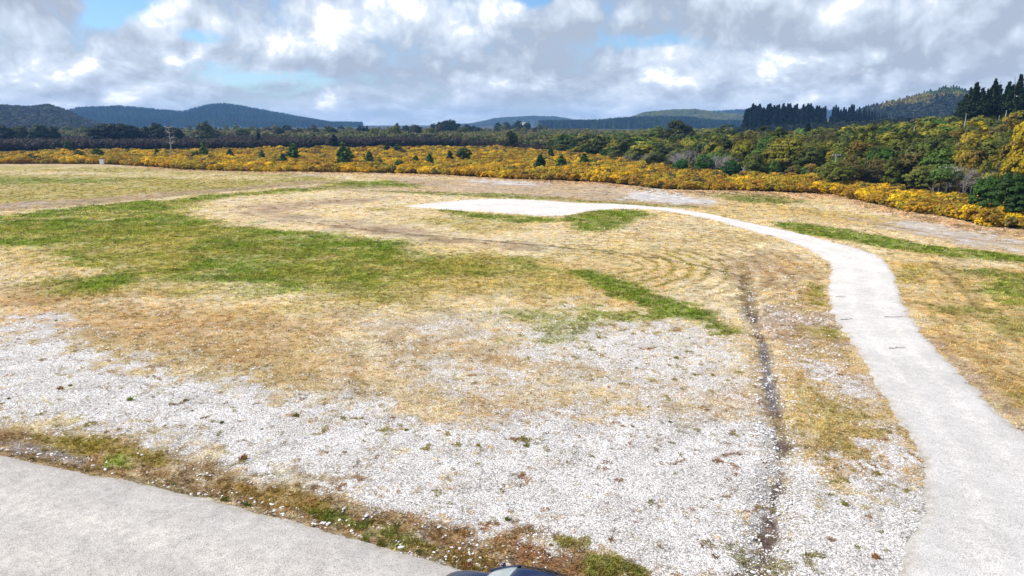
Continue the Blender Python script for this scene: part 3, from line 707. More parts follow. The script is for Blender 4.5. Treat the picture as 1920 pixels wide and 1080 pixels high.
# ================================================================== ground sheet
def build_ground():
    a1 = R(47); step = R(.1)
    a = np.concatenate([np.arange(-a1, a1 + 1e-6, step), np.linspace(a1, 2 * math.pi - a1, 40)[1:-1]])
    r = np.concatenate([np.array([.4, 1.5, 3, 5, 7, 9, 10.5]), 12 * np.exp(np.arange(0, math.log(420 / 12), .006)), 430 * np.exp(np.arange(0, math.log(5000 / 430), .08)), [5000.0]])
    A, Rr = np.meshgrid(a, r); X = (Rr * np.sin(A)).ravel(); Y = (Rr * np.cos(A)).ravel()
    na, nr = len(a), len(r)
    Z = zground(X, Y)
    V = np.stack([X, Y, Z], 1)
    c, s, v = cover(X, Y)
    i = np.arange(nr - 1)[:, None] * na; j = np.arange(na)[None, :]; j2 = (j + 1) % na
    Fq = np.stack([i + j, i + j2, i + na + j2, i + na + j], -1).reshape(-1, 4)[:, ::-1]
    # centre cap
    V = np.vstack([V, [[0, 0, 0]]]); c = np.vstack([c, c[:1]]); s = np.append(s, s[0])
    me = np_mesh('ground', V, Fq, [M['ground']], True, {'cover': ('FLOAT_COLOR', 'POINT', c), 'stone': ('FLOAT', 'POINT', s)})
    o = link('ground', me); tag(o, kind='structure')
build_ground()

def resample(pts, n):
    P = ground_pt([a for a, b in pts], [b for a, b in pts])
    # Catmull-Rom through the points
    Q = np.vstack([2 * P[0] - P[1], P, 2 * P[-1] - P[-2]]); out = []
    for i in range(1, len(Q) - 2):
        t = np.linspace(0, 1, 24, endpoint=False)[:, None]
        p0, p1, p2, p3 = Q[i - 1:i + 3]
        out.append(.5 * ((2 * p1) + (-p0 + p2) * t + (2 * p0 - 5 * p1 + 4 * p2 - p3) * t ** 2 + (-p0 + 3 * p1 - 3 * p2 + p3) * t ** 3))
    out.append(P[-1:]); S = np.vstack(out)
    d = np.append(0, np.cumsum(np.hypot(*(S[1:] - S[:-1]).T))); u = np.linspace(0, d[-1], n)
    return np.stack([np.interp(u, d, S[:, 0]), np.interp(u, d, S[:, 1])], 1)

def strip(name, A, B, nc, mat, lift, ragA, ragB, seed):
    n = len(A); t = np.linspace(0, 1, nc)
    d = B - A; w = np.hypot(d[:, 0], d[:, 1])[:, None] + 1e-6; u = d / w
    rA = (fbm(A[:, 0] / .8, A[:, 1] / .8, seed, 5) - .5)[:, None] * ragA * 3 + (fbm(A[:, 0] / .15, A[:, 1] / .15, seed + 9, 2) - .5)[:, None] * ragA * .8
    rB = (fbm(B[:, 0] / .8, B[:, 1] / .8, seed + 5, 5) - .5)[:, None] * ragB * 3 + (fbm(B[:, 0] / .15, B[:, 1] / .15, seed + 7, 2) - .5)[:, None] * ragB * .8
    A = A + u * rA; B = B + u * rB
    P = A[:, None, :] * (1 - t)[None, :, None] + B[:, None, :] * t[None, :, None]
    X = P[..., 0].ravel(); Y = P[..., 1].ravel(); Z = zground(X, Y)
    edge = np.minimum(t, 1 - t)[None, :] * np.repeat(w, nc, 1)
    Z = Z + lift * sstep(edge.ravel() / .5 + .25)
    i = np.arange(n - 1)[:, None] * nc; j = np.arange(nc - 1)[None, :]
    Fq = np.stack([i + j, i + j + 1, i + nc + j + 1, i + nc + j], -1).reshape(-1, 4)
    across = np.tile(t, n)
    me = np_mesh(name, np.stack([X, Y, Z], 1), Fq, [mat], True, {'across': ('FLOAT', 'POINT', across), 'edge': ('FLOAT', 'POINT', edge.ravel())}); o = link(name, me)
    # face up
    if me.polygons[len(me.polygons) // 2].normal.z < 0: me.flip_normals()
    return tag(o, kind='structure')

pl = resample([(762, 388), (850, 394.5), (960, 401), (1035, 405.5), (1075, 402), (1110, 395.5), (1180, 392), (1240, 395), (1330, 411), (1400, 431), (1470, 450), (1530, 475), (1557, 500), (1554, 540), (1563, 590),
               (1600, 650), (1640, 720), (1690, 790), (1725, 850), (1738, 910), (1725, 960), (1700, 1020), (1690, 1100), (1680, 1200), (1670, 1330), (1640, 1500)], 900)
pr = resample([(764, 386), (850, 377), (920, 373), (1000, 375), (1080, 380), (1180, 384), (1300, 396), (1420, 421), (1500, 438), (1570, 456), (1640, 477), (1667, 500), (1684, 540), (1704, 590),
               (1745, 645), (1800, 700), (1870, 770), (1930, 820), (2030, 900), (2140, 980), (2250, 1060), (2400, 1150), (2500, 1230), (2750, 1400), (3100, 1600)], 900)
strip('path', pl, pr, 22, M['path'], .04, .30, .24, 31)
re = resample(ROAD_EDGE, 900)
dirr = (re[-1] - re[0]); dirr /= np.hypot(*dirr); nrm = np.array([dirr[1], -dirr[0]])
if nrm @ (-re[400]) < 0: nrm = -nrm
ext = np.vstack([re[0] - dirr * np.linspace(45, .5, 60)[:, None], re, re[-1] + dirr * np.linspace(.5, 25, 60)[:, None]])
strip('road', ext, ext + nrm * 8.2, 34, M['road'], .05, .10, .15, 47)

# ================================================================== loose stones and grass (nobody could count them)
def pebble_patch(name, n, spread, lo, hi, seed):
    rng = np.random.default_rng(seed); V = []; Fq = []; v = []; w = []
    base = np.array([(1, 0, 0), (.3, .95, 0), (-.8, .6, 0), (-.8, -.6, 0), (.3, -.95, 0), (0, 0, 1), (.5, .1, .8), (-.3, -.4, .85)])
    tri = np.array([(0, 1, 6), (1, 2, 5), (2, 3, 7), (3, 4, 7), (4, 0, 6), (1, 5, 6), (2, 7, 5), (4, 6, 7), (5, 7, 6)])
    for k in range(n):
        s = lo * (hi / lo) ** (rng.random() ** 2.0); a = rng.uniform(0, 6.28); c, sn = math.cos(a), math.sin(a)
        B = base * np.array([s, s * rng.uniform(.6, .95), s * rng.uniform(.4, .75)]) * rng.uniform(.8, 1.2, base.shape)
        x = B[:, 0] * c - B[:, 1] * sn; y = B[:, 0] * sn + B[:, 1] * c
        q = spread * math.sqrt(rng.random()); b = rng.uniform(0, 6.28)
        V.append(np.stack([x + q * math.cos(b), y + q * math.sin(b), B[:, 2] - s * .12], 1)); Fq.append(tri + 8 * k)
        v += [rng.random() ** .8] * 9; w += [rng.random() ** 2] * 9
    return np_mesh(name, np.vstack(V), np.vstack(Fq), [M['stone']], attrs={'v': ('FLOAT', 'FACE', v), 'w': ('FLOAT', 'FACE', w)})

def tuft_mesh(name, n, spread, h, seed, lean=.5):
    rng = np.random.default_rng(seed)
    a = rng.uniform(0, 6.28, n); q = spread * np.sqrt(rng.random(n)); bx = q * np.cos(a); by = q * np.sin(a)
    hh = h * rng.uniform(.45, 1.1, n); la = rng.uniform(0, 6.28, n); ll = hh * np.abs(rng.normal(0, lean, n)); wd = .028 * h / .12 * rng.uniform(.6, 1.2, n)
    ca = np.cos(a + 1.57); sa = np.sin(a + 1.57)
    mid = .55
    V = np.stack([np.stack([bx - ca * wd, by - sa * wd, -.01 + 0 * a], 1), np.stack([bx + ca * wd, by + sa * wd, -.01 + 0 * a], 1),
                  np.stack([bx + ca * wd * .7 + ll * mid * np.cos(la), by + sa * wd * .7 + ll * mid * np.sin(la), hh * .65], 1),
                  np.stack([bx + ll * np.cos(la), by + ll * np.sin(la), hh], 1)], 1).reshape(-1, 3)
    return np_mesh(name, V, np.arange(4 * n).reshape(n, 4), [M['grass_i']], attrs={'v': ('FLOAT', 'FACE', rng.random(n)), 'w': ('FLOAT', 'FACE', rng.random(n))})

def sample_fan(n, r0, r1, a1=R(43)):
    az = RNG.uniform(-a1, a1, n); r = r0 * np.exp(RNG.random(n) * math.log(r1 / r0))
    return r * np.sin(az), r * np.cos(az), r

def inside_strip(X, Y, A, B):
    """true where a point lies on the path/road strip"""
    P = np.vstack([A[::12], B[::-12]]); out = np.zeros(len(X), bool)
    n = len(P)
    for i in range(n):
        a = P[i]; b = P[(i + 1) % n]
        if a[1] == b[1]: continue
        c = (a[1] > Y) != (b[1] > Y); xi = a[0] + (Y - a[1]) / (b[1] - a[1]) * (b[0] - a[0]); out ^= c & (X < xi)
    return out

def make_stones():
    X, Y, r = sample_fan(150000, 12.5, 75)
    c, s, v = cover(X, Y)
    jx, jy = X + RNG.normal(0, .28, len(X)), Y + RNG.normal(0, .28, len(X))
    on = inside_strip(jx, jy, pl, pr) | inside_strip(jx, jy, ext, ext + nrm * 8.2)
    s = np.where(inside_strip(X, Y, pl, pr), .35 + .4 * (r < 30) * fbm(X / 2, Y / 2, 88, 3), s)
    keep = (~on) & (RNG.random(len(X)) < np.clip(s * 1.15 - .08, 0, 1) ** 1.3 * .55)
    X, Y, r, s = X[keep], Y[keep], r[keep], s[keep]
    src = [source('pebbles', pebble_patch('pebbles', 12, .22, .012, .055, k)) for k in range(4)]
    P = np.stack([X, Y, zground(X, Y) - .004], 1)
    g = RNG.uniform(.85, 1.15, (len(X), 1)) * np.array([[1.08, 1.05, 1.02]])
    scatter('gravel', src, P, RNG.uniform(.7, 1.25, len(X)) * np.clip(r / 26, .85, 1.7), g)
    # bigger cobbles along the roadside bank and the drain
    X, Y, r = sample_fan(60000, 12.5, 62)
    dr = np.abs(dist_line(X, Y, [(x + 10, y - 10) for x, y in ROAD_EDGE])); dd = dist_line(X, Y, DITCH)
    pr_ = np.exp(-(dr / .55) ** 2) * .20 + np.exp(-((dd - .6) / .5) ** 2) * .30 * sstep((60 - r) / 10) + np.exp(-((dr - 1.2) / .8) ** 2) * .05
    pr_ *= np.clip(fbm(X / 1.0, Y / 1.0, 91, 3) * 3 - .9, 0, 1.4)
    on = inside_strip(X, Y, pl, pr) | inside_strip(X, Y, ext, ext + nrm * 8.2)
    keep = (~on) & (RNG.random(len(X)) < pr_)
    X, Y, r = X[keep], Y[keep], r[keep]
    src = [source('cobbles', pebble_patch('cobbles', 4, .3, .03, .085, 50 + k)) for k in range(4)]
    scatter('stones', src, np.stack([X, Y, zground(X, Y)], 1), RNG.uniform(.6, 1.3, len(X)), np.full((len(X), 3), 1.12))
make_stones()

def make_grass():
    X, Y, r = sample_fan(230000, 12.5, 215)
    c, s, v = cover(X, Y)
    az = np.arctan2(X, Y)
    jx, jy = X + RNG.normal(0, .16, len(X)), Y + RNG.normal(0, .16, len(X))
    on = inside_strip(jx, jy, pl, pr) | inside_strip(jx, jy, ext, ext + nrm * 8.2)
    p = np.clip(v * 1.25 - .12, 0, 1) * np.clip(1.05 - s, 0, 1)
    keep = (~on) & (RNG.random(len(X)) < p) & (r < front(az) + 1)
    X, Y, r, c, v = X[keep], Y[keep], r[keep], c[keep], v[keep]
    n = len(X)
    t = c * RNG.uniform(.55, 1.55, (n, 1)) * (1 + RNG.normal(0, .045, (n, 3)))
    src = [source('tuft', tuft_mesh('tuft', 16, .12, .11, k, .9)) for k in range(5)]
    sc = np.clip(r / 42, .75, 2.6) * RNG.uniform(.7, 1.3, n)
    scl = np.stack([sc, sc, sc * np.clip(v, .35, 1.4) * np.clip(30 / r, .35, 1) ** .35], 1)
    scatter('grass', src, np.stack([X, Y, zground(X, Y)], 1), scl, np.clip(t * 1.12, .01, .95), tilt=.08)
    # weeds dotted over the gravel and taller tussocks on the verge
    X, Y, r = sample_fan(14000, 12.5, 60); c, s, v = cover(X, Y)
    on = inside_strip(X, Y, pl, pr) | inside_strip(X, Y, ext, ext + nrm * 8.2)
    cl = fbm(X / 3.5, Y / 3.5, 95, 3); lf = sstep((-X + 2) / 14) * .5 + .5
    dr = dist_line(X, Y, ROAD_EDGE)
    keep = (~on) & (RNG.random(len(X)) < (.026 * (s > .5) * sstep((cl - .42) * 6) * lf + .10 * np.exp(-((dr - .4) / .5) ** 2)))
    X, Y, r = X[keep], Y[keep], r[keep]; n = len(X)
    pal = np.array([(.14, .17, .04), (.20, .20, .06), (.10, .12, .04), (.30, .24, .09), (.28, .14, .07)])
    t = pal[RNG.integers(0, 5, n)] * RNG.uniform(.8, 1.2, (n, 1))
    src = [source('weed', tuft_mesh('weed', 60, .13, .13, 70 + k, .8)) for k in range(4)]
    sc = RNG.uniform(.3, 1.0, n) ; scatter('weeds', src, np.stack([X, Y, zground(X, Y)], 1), sc, t)
make_grass()
# ================================================================== hills with their forest
def hill(name, prof, D, depth, tints, n, tree_h, seed, kinds, rough=.12, base_y=None, label=None, pick=None):
    """ridge at distance D whose crest follows the given picture rows; forest grows on it"""
    rng = np.random.default_rng(seed)
    xs = [az_of(a) for a, b in prof]; zs = [max(1.0, z_at(b, D / 1.0) - tree_h * 1.15) for a, b in prof]
    a0, a1 = xs[0], xs[-1]
    na, nr = 160, 44
    aa = np.linspace(a0, a1, na); tt = np.linspace(-1, 1, nr)
    def surf(az, t):
        zc = np.interp(az, xs, zs); end = sstep(np.minimum(az - a0, a1 - az) / ((a1 - a0) * .06) + .02)
        d = D + t * depth; x = d * np.sin(az); y = d * np.cos(az)
        prof_ = np.cos(np.clip(t, -1, 1) * math.pi / 2) ** 1.25
        nz = (fbm(x / (depth * .22), y / (depth * .22), seed, 4) - .5) * rough * 2.6
        crest = prof_ ** 4
        z = zc * end * np.clip(prof_ + nz * (1 - crest) * prof_ ** .3, 0, 1.15) - 3 * (1 - prof_)
        b = zground(x, y, False)
        return x, y, np.maximum(z, b - 2)
    A, T = np.meshgrid(aa, tt); x, y, z = surf(A.ravel(), T.ravel())
    i = np.arange(nr - 1)[:, None] * na; j = np.arange(na - 1)[None, :]
    Fq = np.stack([i + j, i + j + 1, i + na + j + 1, i + na + j], -1).reshape(-1, 4)
    me = np_mesh('hill', np.stack([x, y, z], 1), Fq, [M['hillfloor']], True)
    if me.polygons[me.polygons.__len__() // 2].normal.z < 0: me.flip_normals()
    tag(link('hill', me), kind='structure')
    # trees over the near face and the crest
    az = rng.uniform(a0, a1, n); t = -1 + 1.25 * rng.random(n) ** .8
    x, y, z = surf(az, t)
    k = tints(az, t, z / max(zs), x, y, rng)
    sc = tree_h / 10 * rng.uniform(.7, 1.25, n)
    ok = z > zground(x, y, False) - 1.5
    scatter('hill_forest', kinds, np.stack([x, y, z - .5], 1)[ok], sc[ok], k[ok])

def mk(c, v=.2, rng=RNG, n=1): return np.array(c)[None, :] * rng.uniform(1 - v, 1 + v, (n, 1)) * (1 + rng.normal(0, .06, (n, 3)))
nt_ = NT('hill_floor'); p_ = pos(nt_); M['hillfloor'] = finish(nt_, nt_.mix(nt_.ramp(nt_.noise(p_, .02, 5), (.35, .65)), (.03, .04, .02), (.07, .075, .03)), .95)

# low-detail trees used for far woods (10 m tall)
far_round = [source('far_tree', crown_mesh('far_tree', [(0, 0, 5.5, 3.6, 3.4, 3.8), (1.6, .8, 4.2, 2.6, 2.6, 2.6), (-1.6, -.6, 3.6, 2.8, 2.6, 2.4)], 420, 1.0, M['leaf_i'], 300 + k, 26)) for k in range(3)]
far_con = [source('far_conifer', conifer_mesh('far_conifer', 11.5, 2.7, 700, .85, M['leaf_i'], 320 + k, 12, .05)) for k in range(3)]

def t_blue(az, t, h, x, y, rng):  # ridge shade and sunlit patches are put into the conifer tints
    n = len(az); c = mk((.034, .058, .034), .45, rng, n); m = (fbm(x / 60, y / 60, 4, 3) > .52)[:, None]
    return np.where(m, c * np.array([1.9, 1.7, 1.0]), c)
def t_dark(az, t, h, x, y, rng):  # left hill: cloud shadow is painted into these dark tree tints
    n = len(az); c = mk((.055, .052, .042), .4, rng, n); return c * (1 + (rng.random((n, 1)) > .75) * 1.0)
def t_green(az, t, h, x, y, rng):
    n = len(az); c = mk((.17, .18, .045), .3, rng, n); m = (fbm(x / 50, y / 50, 8, 3) > .52)[:, None]; return np.where(m, c * np.array([1.4, 1.15, .9]), c)
def t_pale(az, t, h, x, y, rng): return mk((.11, .12, .07), .3, rng, len(az))
def t_right(az, t, h, x, y, rng):
    n = len(az); w = fbm(x / 70, y / 70, 14, 4)
    top = mk((.10, .14, .04), .25, rng, n); band = mk((.30, .22, .06), .25, rng, n); low = mk((.055, .06, .035), .5, rng, n)
    f = np.clip((h + (w - .5) * .5), 0, 1)[:, None]
    return np.where(f > .80, top, np.where((f > .50) & ((w + (az_of(1750) - az[:, None].ravel()) * .9) > .49)[:, None], band, low))
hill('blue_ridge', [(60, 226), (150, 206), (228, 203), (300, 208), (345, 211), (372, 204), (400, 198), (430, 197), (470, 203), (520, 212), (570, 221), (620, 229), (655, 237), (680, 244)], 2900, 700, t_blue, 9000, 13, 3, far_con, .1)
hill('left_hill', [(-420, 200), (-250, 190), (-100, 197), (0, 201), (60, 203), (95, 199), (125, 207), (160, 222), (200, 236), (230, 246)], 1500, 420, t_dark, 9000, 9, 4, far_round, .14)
hill('pale_hill', [(820, 242), (880, 232), (930, 220), (1000, 216), (1040, 217), (1075, 223), (1130, 228), (1300, 222), (1500, 224)], 3700, 700, t_pale, 6000, 11, 5, far_round, .08)
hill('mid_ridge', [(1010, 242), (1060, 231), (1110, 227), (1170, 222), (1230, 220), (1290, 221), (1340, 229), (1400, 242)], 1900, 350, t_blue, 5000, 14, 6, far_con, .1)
hill('green_hill', [(1150, 236), (1190, 216), (1210, 209), (1260, 205), (1300, 204), (1350, 211), (1400, 214), (1450, 216), (1560, 222), (1620, 232)], 2500, 480, t_green, 8000, 12, 7, far_round, .14)
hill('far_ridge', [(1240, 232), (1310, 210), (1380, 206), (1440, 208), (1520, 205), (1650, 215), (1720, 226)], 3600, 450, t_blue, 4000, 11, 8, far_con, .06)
hill('right_hill', [(1560, 226), (1620, 204), (1680, 193), (1730, 181), (1765, 174), (1785, 174), (1830, 190), (1900, 198), (2000, 190), (2200, 170), (2500, 190)], 1350, 480, t_right, 12000, 11, 9, far_round + far_con[:1], .12)

# ================================================================== trees and bushes one can tell apart
def tree(kind, meshes, x, y, sc, rz, color, label, cat, group=None, z=None, sz=None):
    """meshes: list of (part name, mesh, takes colour)"""
    if z is None: z = zg(x, y)
    e = empty(kind, (x, y, z), rz, (sc, sc, sz if sz else sc))
    for pn, me, cl in meshes:
        o = link(pn, me, e)
        if cl: o.color = (*color, 1)
    return tag(e, label, cat, group)

rr = random.Random(5)
def lob(k, w, h, n=6):
    """k: seed; a broad lobed crown of width w and height h resting near the ground"""
    g = random.Random(k); out = [(0, 0, h * .62, w * .36, w * .34, h * .36)]
    for i in range(n):
        a = i * 6.283 / n + g.uniform(-.4, .4); q = w * g.uniform(.20, .30); s = w * g.uniform(.17, .26)
        out.append((q * math.cos(a), q * math.sin(a), h * g.uniform(.32, .62), s, s, h * g.uniform(.2, .3)))
    return out
# pattern meshes, about 6 m tall
ROUND = [('crown', crown_mesh('crown', lob(k, 6.0, 5.8, 9), 8200, .25, M['leaf'], 400 + k, 130, .95)) for k in range(6)]
ROUNDT = [('trunk', trunk_mesh('trunk', 3.8, .16, M['bark'], 430 + k, 8)) for k in range(6)]
BIG = [('crown', crown_mesh('crown', [(0, 0, 7.5, 2.6, 2.5, 3.2), (1.6, .6, 5.2, 2.0, 2.0, 2.4), (-1.6, -.4, 4.6, 2.1, 2.0, 2.6), (.4, -1.6, 3.6, 2.2, 2.0, 2.2), (-.4, 1.4, 9.2, 1.6, 1.6, 2.0), (1.2, -.8, 8.0, 1.5, 1.5, 1.6)], 16000, .30, M['leaf'], 445 + k, 190, .8)) for k in range(2)]
BIGT = [('trunk', trunk_mesh('trunk', 8, .3, M['bark'], 448, 8, .25))]
CONE = [('crown', crown_mesh('crown', [(0, 0, 1.6, 1.9, 1.8, 1.6), (0, 0, 3.1, 1.55, 1.5, 1.7), (0, 0, 4.7, 1.0, 1.0, 1.6), (.8, .3, 2.3, 1.1, 1.1, 1.2), (-.7, -.4, 3.4, .9, .9, 1.1)], 6000, .23, M['leaf'], 450 + k, 90, 1.15)) for k in range(3)]
CONET = [('trunk', trunk_mesh('trunk', 5.2, .14, M['bark'], 460 + k, 4, .2)) for k in range(3)]
PINE = [('crown', conifer_mesh('crown', 20, 4.2, 13000, .46, M['needle'], 470 + k, 24, .06, .24, .30)) for k in range(4)]
PINET = [('trunk', trunk_mesh('trunk', 17, .3, M['bark'], 480 + k, 2, .05)) for k in range(2)]
SLIM = [('crown', conifer_mesh('crown', 22, 3.5, 3200, .85, M['needle'], 490 + k, 18, .05, .1, .2)) for k in range(4)]
SLIMT = [('trunk', trunk_mesh('trunk', 18, .25, M['bark'], 497, 2, .03))]
YOUNG = [('crown', conifer_mesh('crown', 3.6, 1.15, 2200, .22, M['needle'], 500 + k, 12, .05, .1, -.15)) for k in range(4)]
YOUNGT = [('trunk', trunk_mesh('trunk', 3.0, .05, M['bark'], 505, 2, .03))]
GORSE = [('crown', crown_mesh('crown', lob(600 + k, 2.7, 2.0, 6), 1500, .17, M['leaf'], 510 + k, 70, .9)) for k in range(4)]
gorse_i = [source('gorse_pattern', crown_mesh('gorse_pattern', lob(620 + k, 2.9, 2.0, 6), 900, .22, M['leaf_i'], 520 + k, 60, .9)) for k in range(5)]
scrub_i = [source('scrub_pattern', crown_mesh('scrub_pattern', lob(640 + k, 3.4, 2.8, 6), 520, .36, M['leaf_i'], 530 + k, 44, 1.0)) for k in range(4)]
bush_i = [source('bush_pattern', crown_mesh('bush_pattern', lob(660 + k, 6.4, 5.8, 7), 2600, .42, M['leaf_i'], 540 + k, 60, .8)) for k in range(4)]

def part_sets():
    return {
     'round': (ROUND, ROUNDT, 6.0), 'cone': (CONE, CONET, 6.2), 'pine': (PINE, PINET, 20.4), 'slim': (SLIM, SLIMT, 22.4), 'young': (YOUNG, YOUNGT, 3.6), 'big': (BIG, BIGT, 11.4)}
PS = part_sets()
def put(kind, name, px, D, top_y=None, h=None, wide=1.0, color=(.1, .14, .04), label='', cat='tree', group=None, rnd=rr, base=None):
    cr_, tr_, h0_ = PS[kind]
    a = az_at(px, D); x, y = D * math.sin(a), D * math.cos(a); z = zg(x, y) if base is None else base
    if top_y is not None: h = z_at(top_y, D * math.cos(a)) - z
    h = max(h, 1.0); s = h / h0_
    i = rnd.randrange(len(cr_))
    v = rnd.uniform(.85, 1.15)
    e = tree(name, [('crown', cr_[i][1], True), ('trunk', tr_[i % len(tr_)][1], False)], x, y, s * wide, rnd.uniform(0, 6.28), tuple(c * v for c in color), label, cat, group, z, s)
    PLACED.append((x, y, 3.2 * s * wide if kind in ('round', 'cone') else 2.5 * s * wide))
    return e
PLACED = []
DKG = (.075, .085, .022); MID = (.165, .165, .032); OLV = (.26, .22, .030); YEL = (.42, .29, .020); GRN = (.125, .185, .030); BRN = (.19, .14, .045); PALEG = (.24, .23, .09); CON = (.026, .044, .024); DKC = (.016, .026, .022)

# --- conifer stand on the right skyline
stand = [(1787, 190, 262), (1796, 176, 244), (1804, 163, 236), (1813, 153, 228), (1826, 163, 246), (1837, 166, 232), (1847, 147, 236), (1857, 158, 250), (1864, 178, 238), (1873, 152, 232), (1881, 158, 246), (1892, 138, 230), (1900, 163, 238), (1908, 172, 250), (1919, 153, 236), (1940, 150, 240), (1962, 160, 236)]
lbl = {1892: 'tallest dark conifer of the skyline stand at the upper right', 1813: 'tall dark conifer near the left end of the skyline stand', 1847: 'tall dark conifer in the middle of the skyline stand', 1787: 'short dark conifer at the left foot of the skyline stand', 1919: 'dark conifer cut by the right edge of the photograph'}
for px, ty, D in stand:
    put('pine', 'conifer', px, D, ty, wide=rr.uniform(.95, 1.2), color=(.040, .062, .030), label=lbl.get(px, 'tall dark conifer inside the crowded skyline stand at upper right'), cat='conifer', group='conifers in the skyline stand')
# --- dark plantation block
g = random.Random(11)
px = 1396
while px < 1545:
    put('slim', 'plantation_pine', px, g.uniform(585, 605), 198 + g.uniform(-4, 7) + (4 if px < 1402 else 0), wide=g.uniform(.95, 1.25), color=DKC, label='dark pine in the dense flat topped plantation block left of the notch', cat='pine', group='pines of the plantation block left of the notch', rnd=g); px += g.uniform(3.5, 5.0)
px = 1558
while px < 1668:
    put('slim', 'plantation_pine', px, g.uniform(590, 620), 199 + max(0, px - 1590) * .20 + g.uniform(-4, 7), wide=g.uniform(.8, 1.1), color=DKC, label='dark pine in the descending plantation row right of the notch', cat='pine', group='pines of the plantation right of the notch', rnd=g); px += g.uniform(4, 5.5)
for k in range(26):
    px = 1398 + k * 11.3 + g.uniform(-3, 3)
    put('slim', 'plantation_pine', px, g.uniform(545, 575), 214 + max(0, px - 1600) * .16 + g.uniform(-3, 6), wide=g.uniform(1.1, 1.5), color=DKC, label='shorter dark pine standing in front of the plantation wall', cat='pine', group='shorter pines before the plantation', rnd=g)

# --- single trees with a character of their own
put('big', 'bush_tree', 1922, 122, 204, wide=.8, color=YEL, label='large olive yellow tree leaning into the right edge below the skyline conifers')
put('big', 'bush_tree', 1972, 118, 182, wide=.9, color=YEL, label='huge olive yellow tree at the extreme right edge')
put('cone', 'yellow_conical_tree', 1607, 205, 250, wide=1.15, color=YEL, label='bright olive yellow cone shaped tree right of the T shaped pole')
put('cone', 'yellow_conical_tree', 1652, 195, 256, wide=1.5, color=YEL, label='broad olive yellow cone shaped tree second to the right of the T shaped pole')
put('cone', 'yellow_conical_tree', 1816, 150, 252, wide=.9, color=(.24, .16, .025), label='narrow golden pointed tree below the skyline conifers')
put('round', 'bush_tree', 1705, 178, 250, wide=1.25, color=(.15, .155, .025), label='wide yellow green tree just under the white dead trunk')
put('round', 'bush_tree', 1765, 168, 246, wide=.8, color=DKG, label='dark grey green tree between the yellow tree and the skyline conifers')
put('round', 'bush_tree', 1268, 290, 226, wide=1.1, color=(.060, .066, .018), label='largest dark domed tree behind the centre right of the gorse')
put('round', 'bush_tree', 1232, 300, 236, wide=.9, color=(.13, .15, .03), label='yellow green tree against the left flank of the large dark domed tree')
put('round', 'bush_tree', 1295, 285, 248, wide=.8, color=DKG, label='dark bush on the right flank of the large dark domed tree')
put('cone', 'bush_tree', 1360, 285, 234, wide=1.6, color=(.07, .085, .02), label='dark green cone shaped tree left of the plantation block')
put('round', 'bush_tree', 1445, 255, 246, wide=.85, color=OLV, label='olive tree in front of the plantation block')
put('round', 'bush_tree', 1490, 250, 250, wide=.9, color=OLV, label='olive domed tree in front of the middle of the plantation')
put('slim', 'conifer', 1511, 300, 232, wide=1.9, color=(.030, .040, .014), label='single dark conifer in front of the plantation notch', cat='conifer')
put('round', 'bush_tree', 1100, 330, 247, wide=.9, color=OLV, label='yellow green bush below the dark middle ridge')
put('round', 'bush_tree', 958, 300, 244, wide=.6, color=(.05, .055, .02), label='dark upright bush at the right end of the dark scrub band')
put('big', 'bush_tree', 1897, 96, 322, wide=1.1, color=(.045, .085, .018), label='glossy dark green tree at the right edge just above the gorse')
put('round', 'bush_tree', 1850, 106, 330, wide=.9, color=(.06, .12, .022), label='green bush between the grey dead shrub and the right edge tree')

put('round', 'bush_tree', 1566, 136, 302, wide=1.3, color=MID, label='olive tree hiding the foot of the T shaped pole')
put('round', 'bush_tree', 1590, 141, 294, wide=1.0, color=BRN, label='brownish tree just right of the T shaped pole')
# --- the bush that covers the rising ground on the right
cand = []
g = random.Random(3)
r0 = 78.0
while r0 < 330:
    st = 3.2 + r0 * .012
    na = int(1.0 * r0 / st)
    for k in range(na):
        a = az_of(1020) + (az_of(2150) - az_of(1020)) * (k + g.uniform(.15, .85)) / na
        d = r0 + g.uniform(-.5, .5) * st
        if d < float(back(a)) + 2.0: continue
        if d < 235 and a < az_of(1130): continue
        x, y = d * math.sin(a), d * math.cos(a)
        if any((x - q[0]) ** 2 + (y - q[1]) ** 2 < (q[2] * .75) ** 2 for q in PLACED[-18:]): continue
        cand.append((d, a, x, y))
    r0 += st * .9
cand.sort()
desc = {'dark': ('dark green', [DKG, (.06, .075, .03), (.045, .085, .02)]), 'olive': ('olive green', [OLV, MID, (.12, .13, .03)]), 'brown': ('brownish', [BRN, (.11, .09, .04), (.15, .115, .035)]),
        'gold': ('golden', [YEL, (.26, .17, .03), (.2, .18, .025)]), 'bright': ('bright green', [GRN, (.10, .17, .03), (.075, .13, .025)])}
n_ind = 0; rest = []
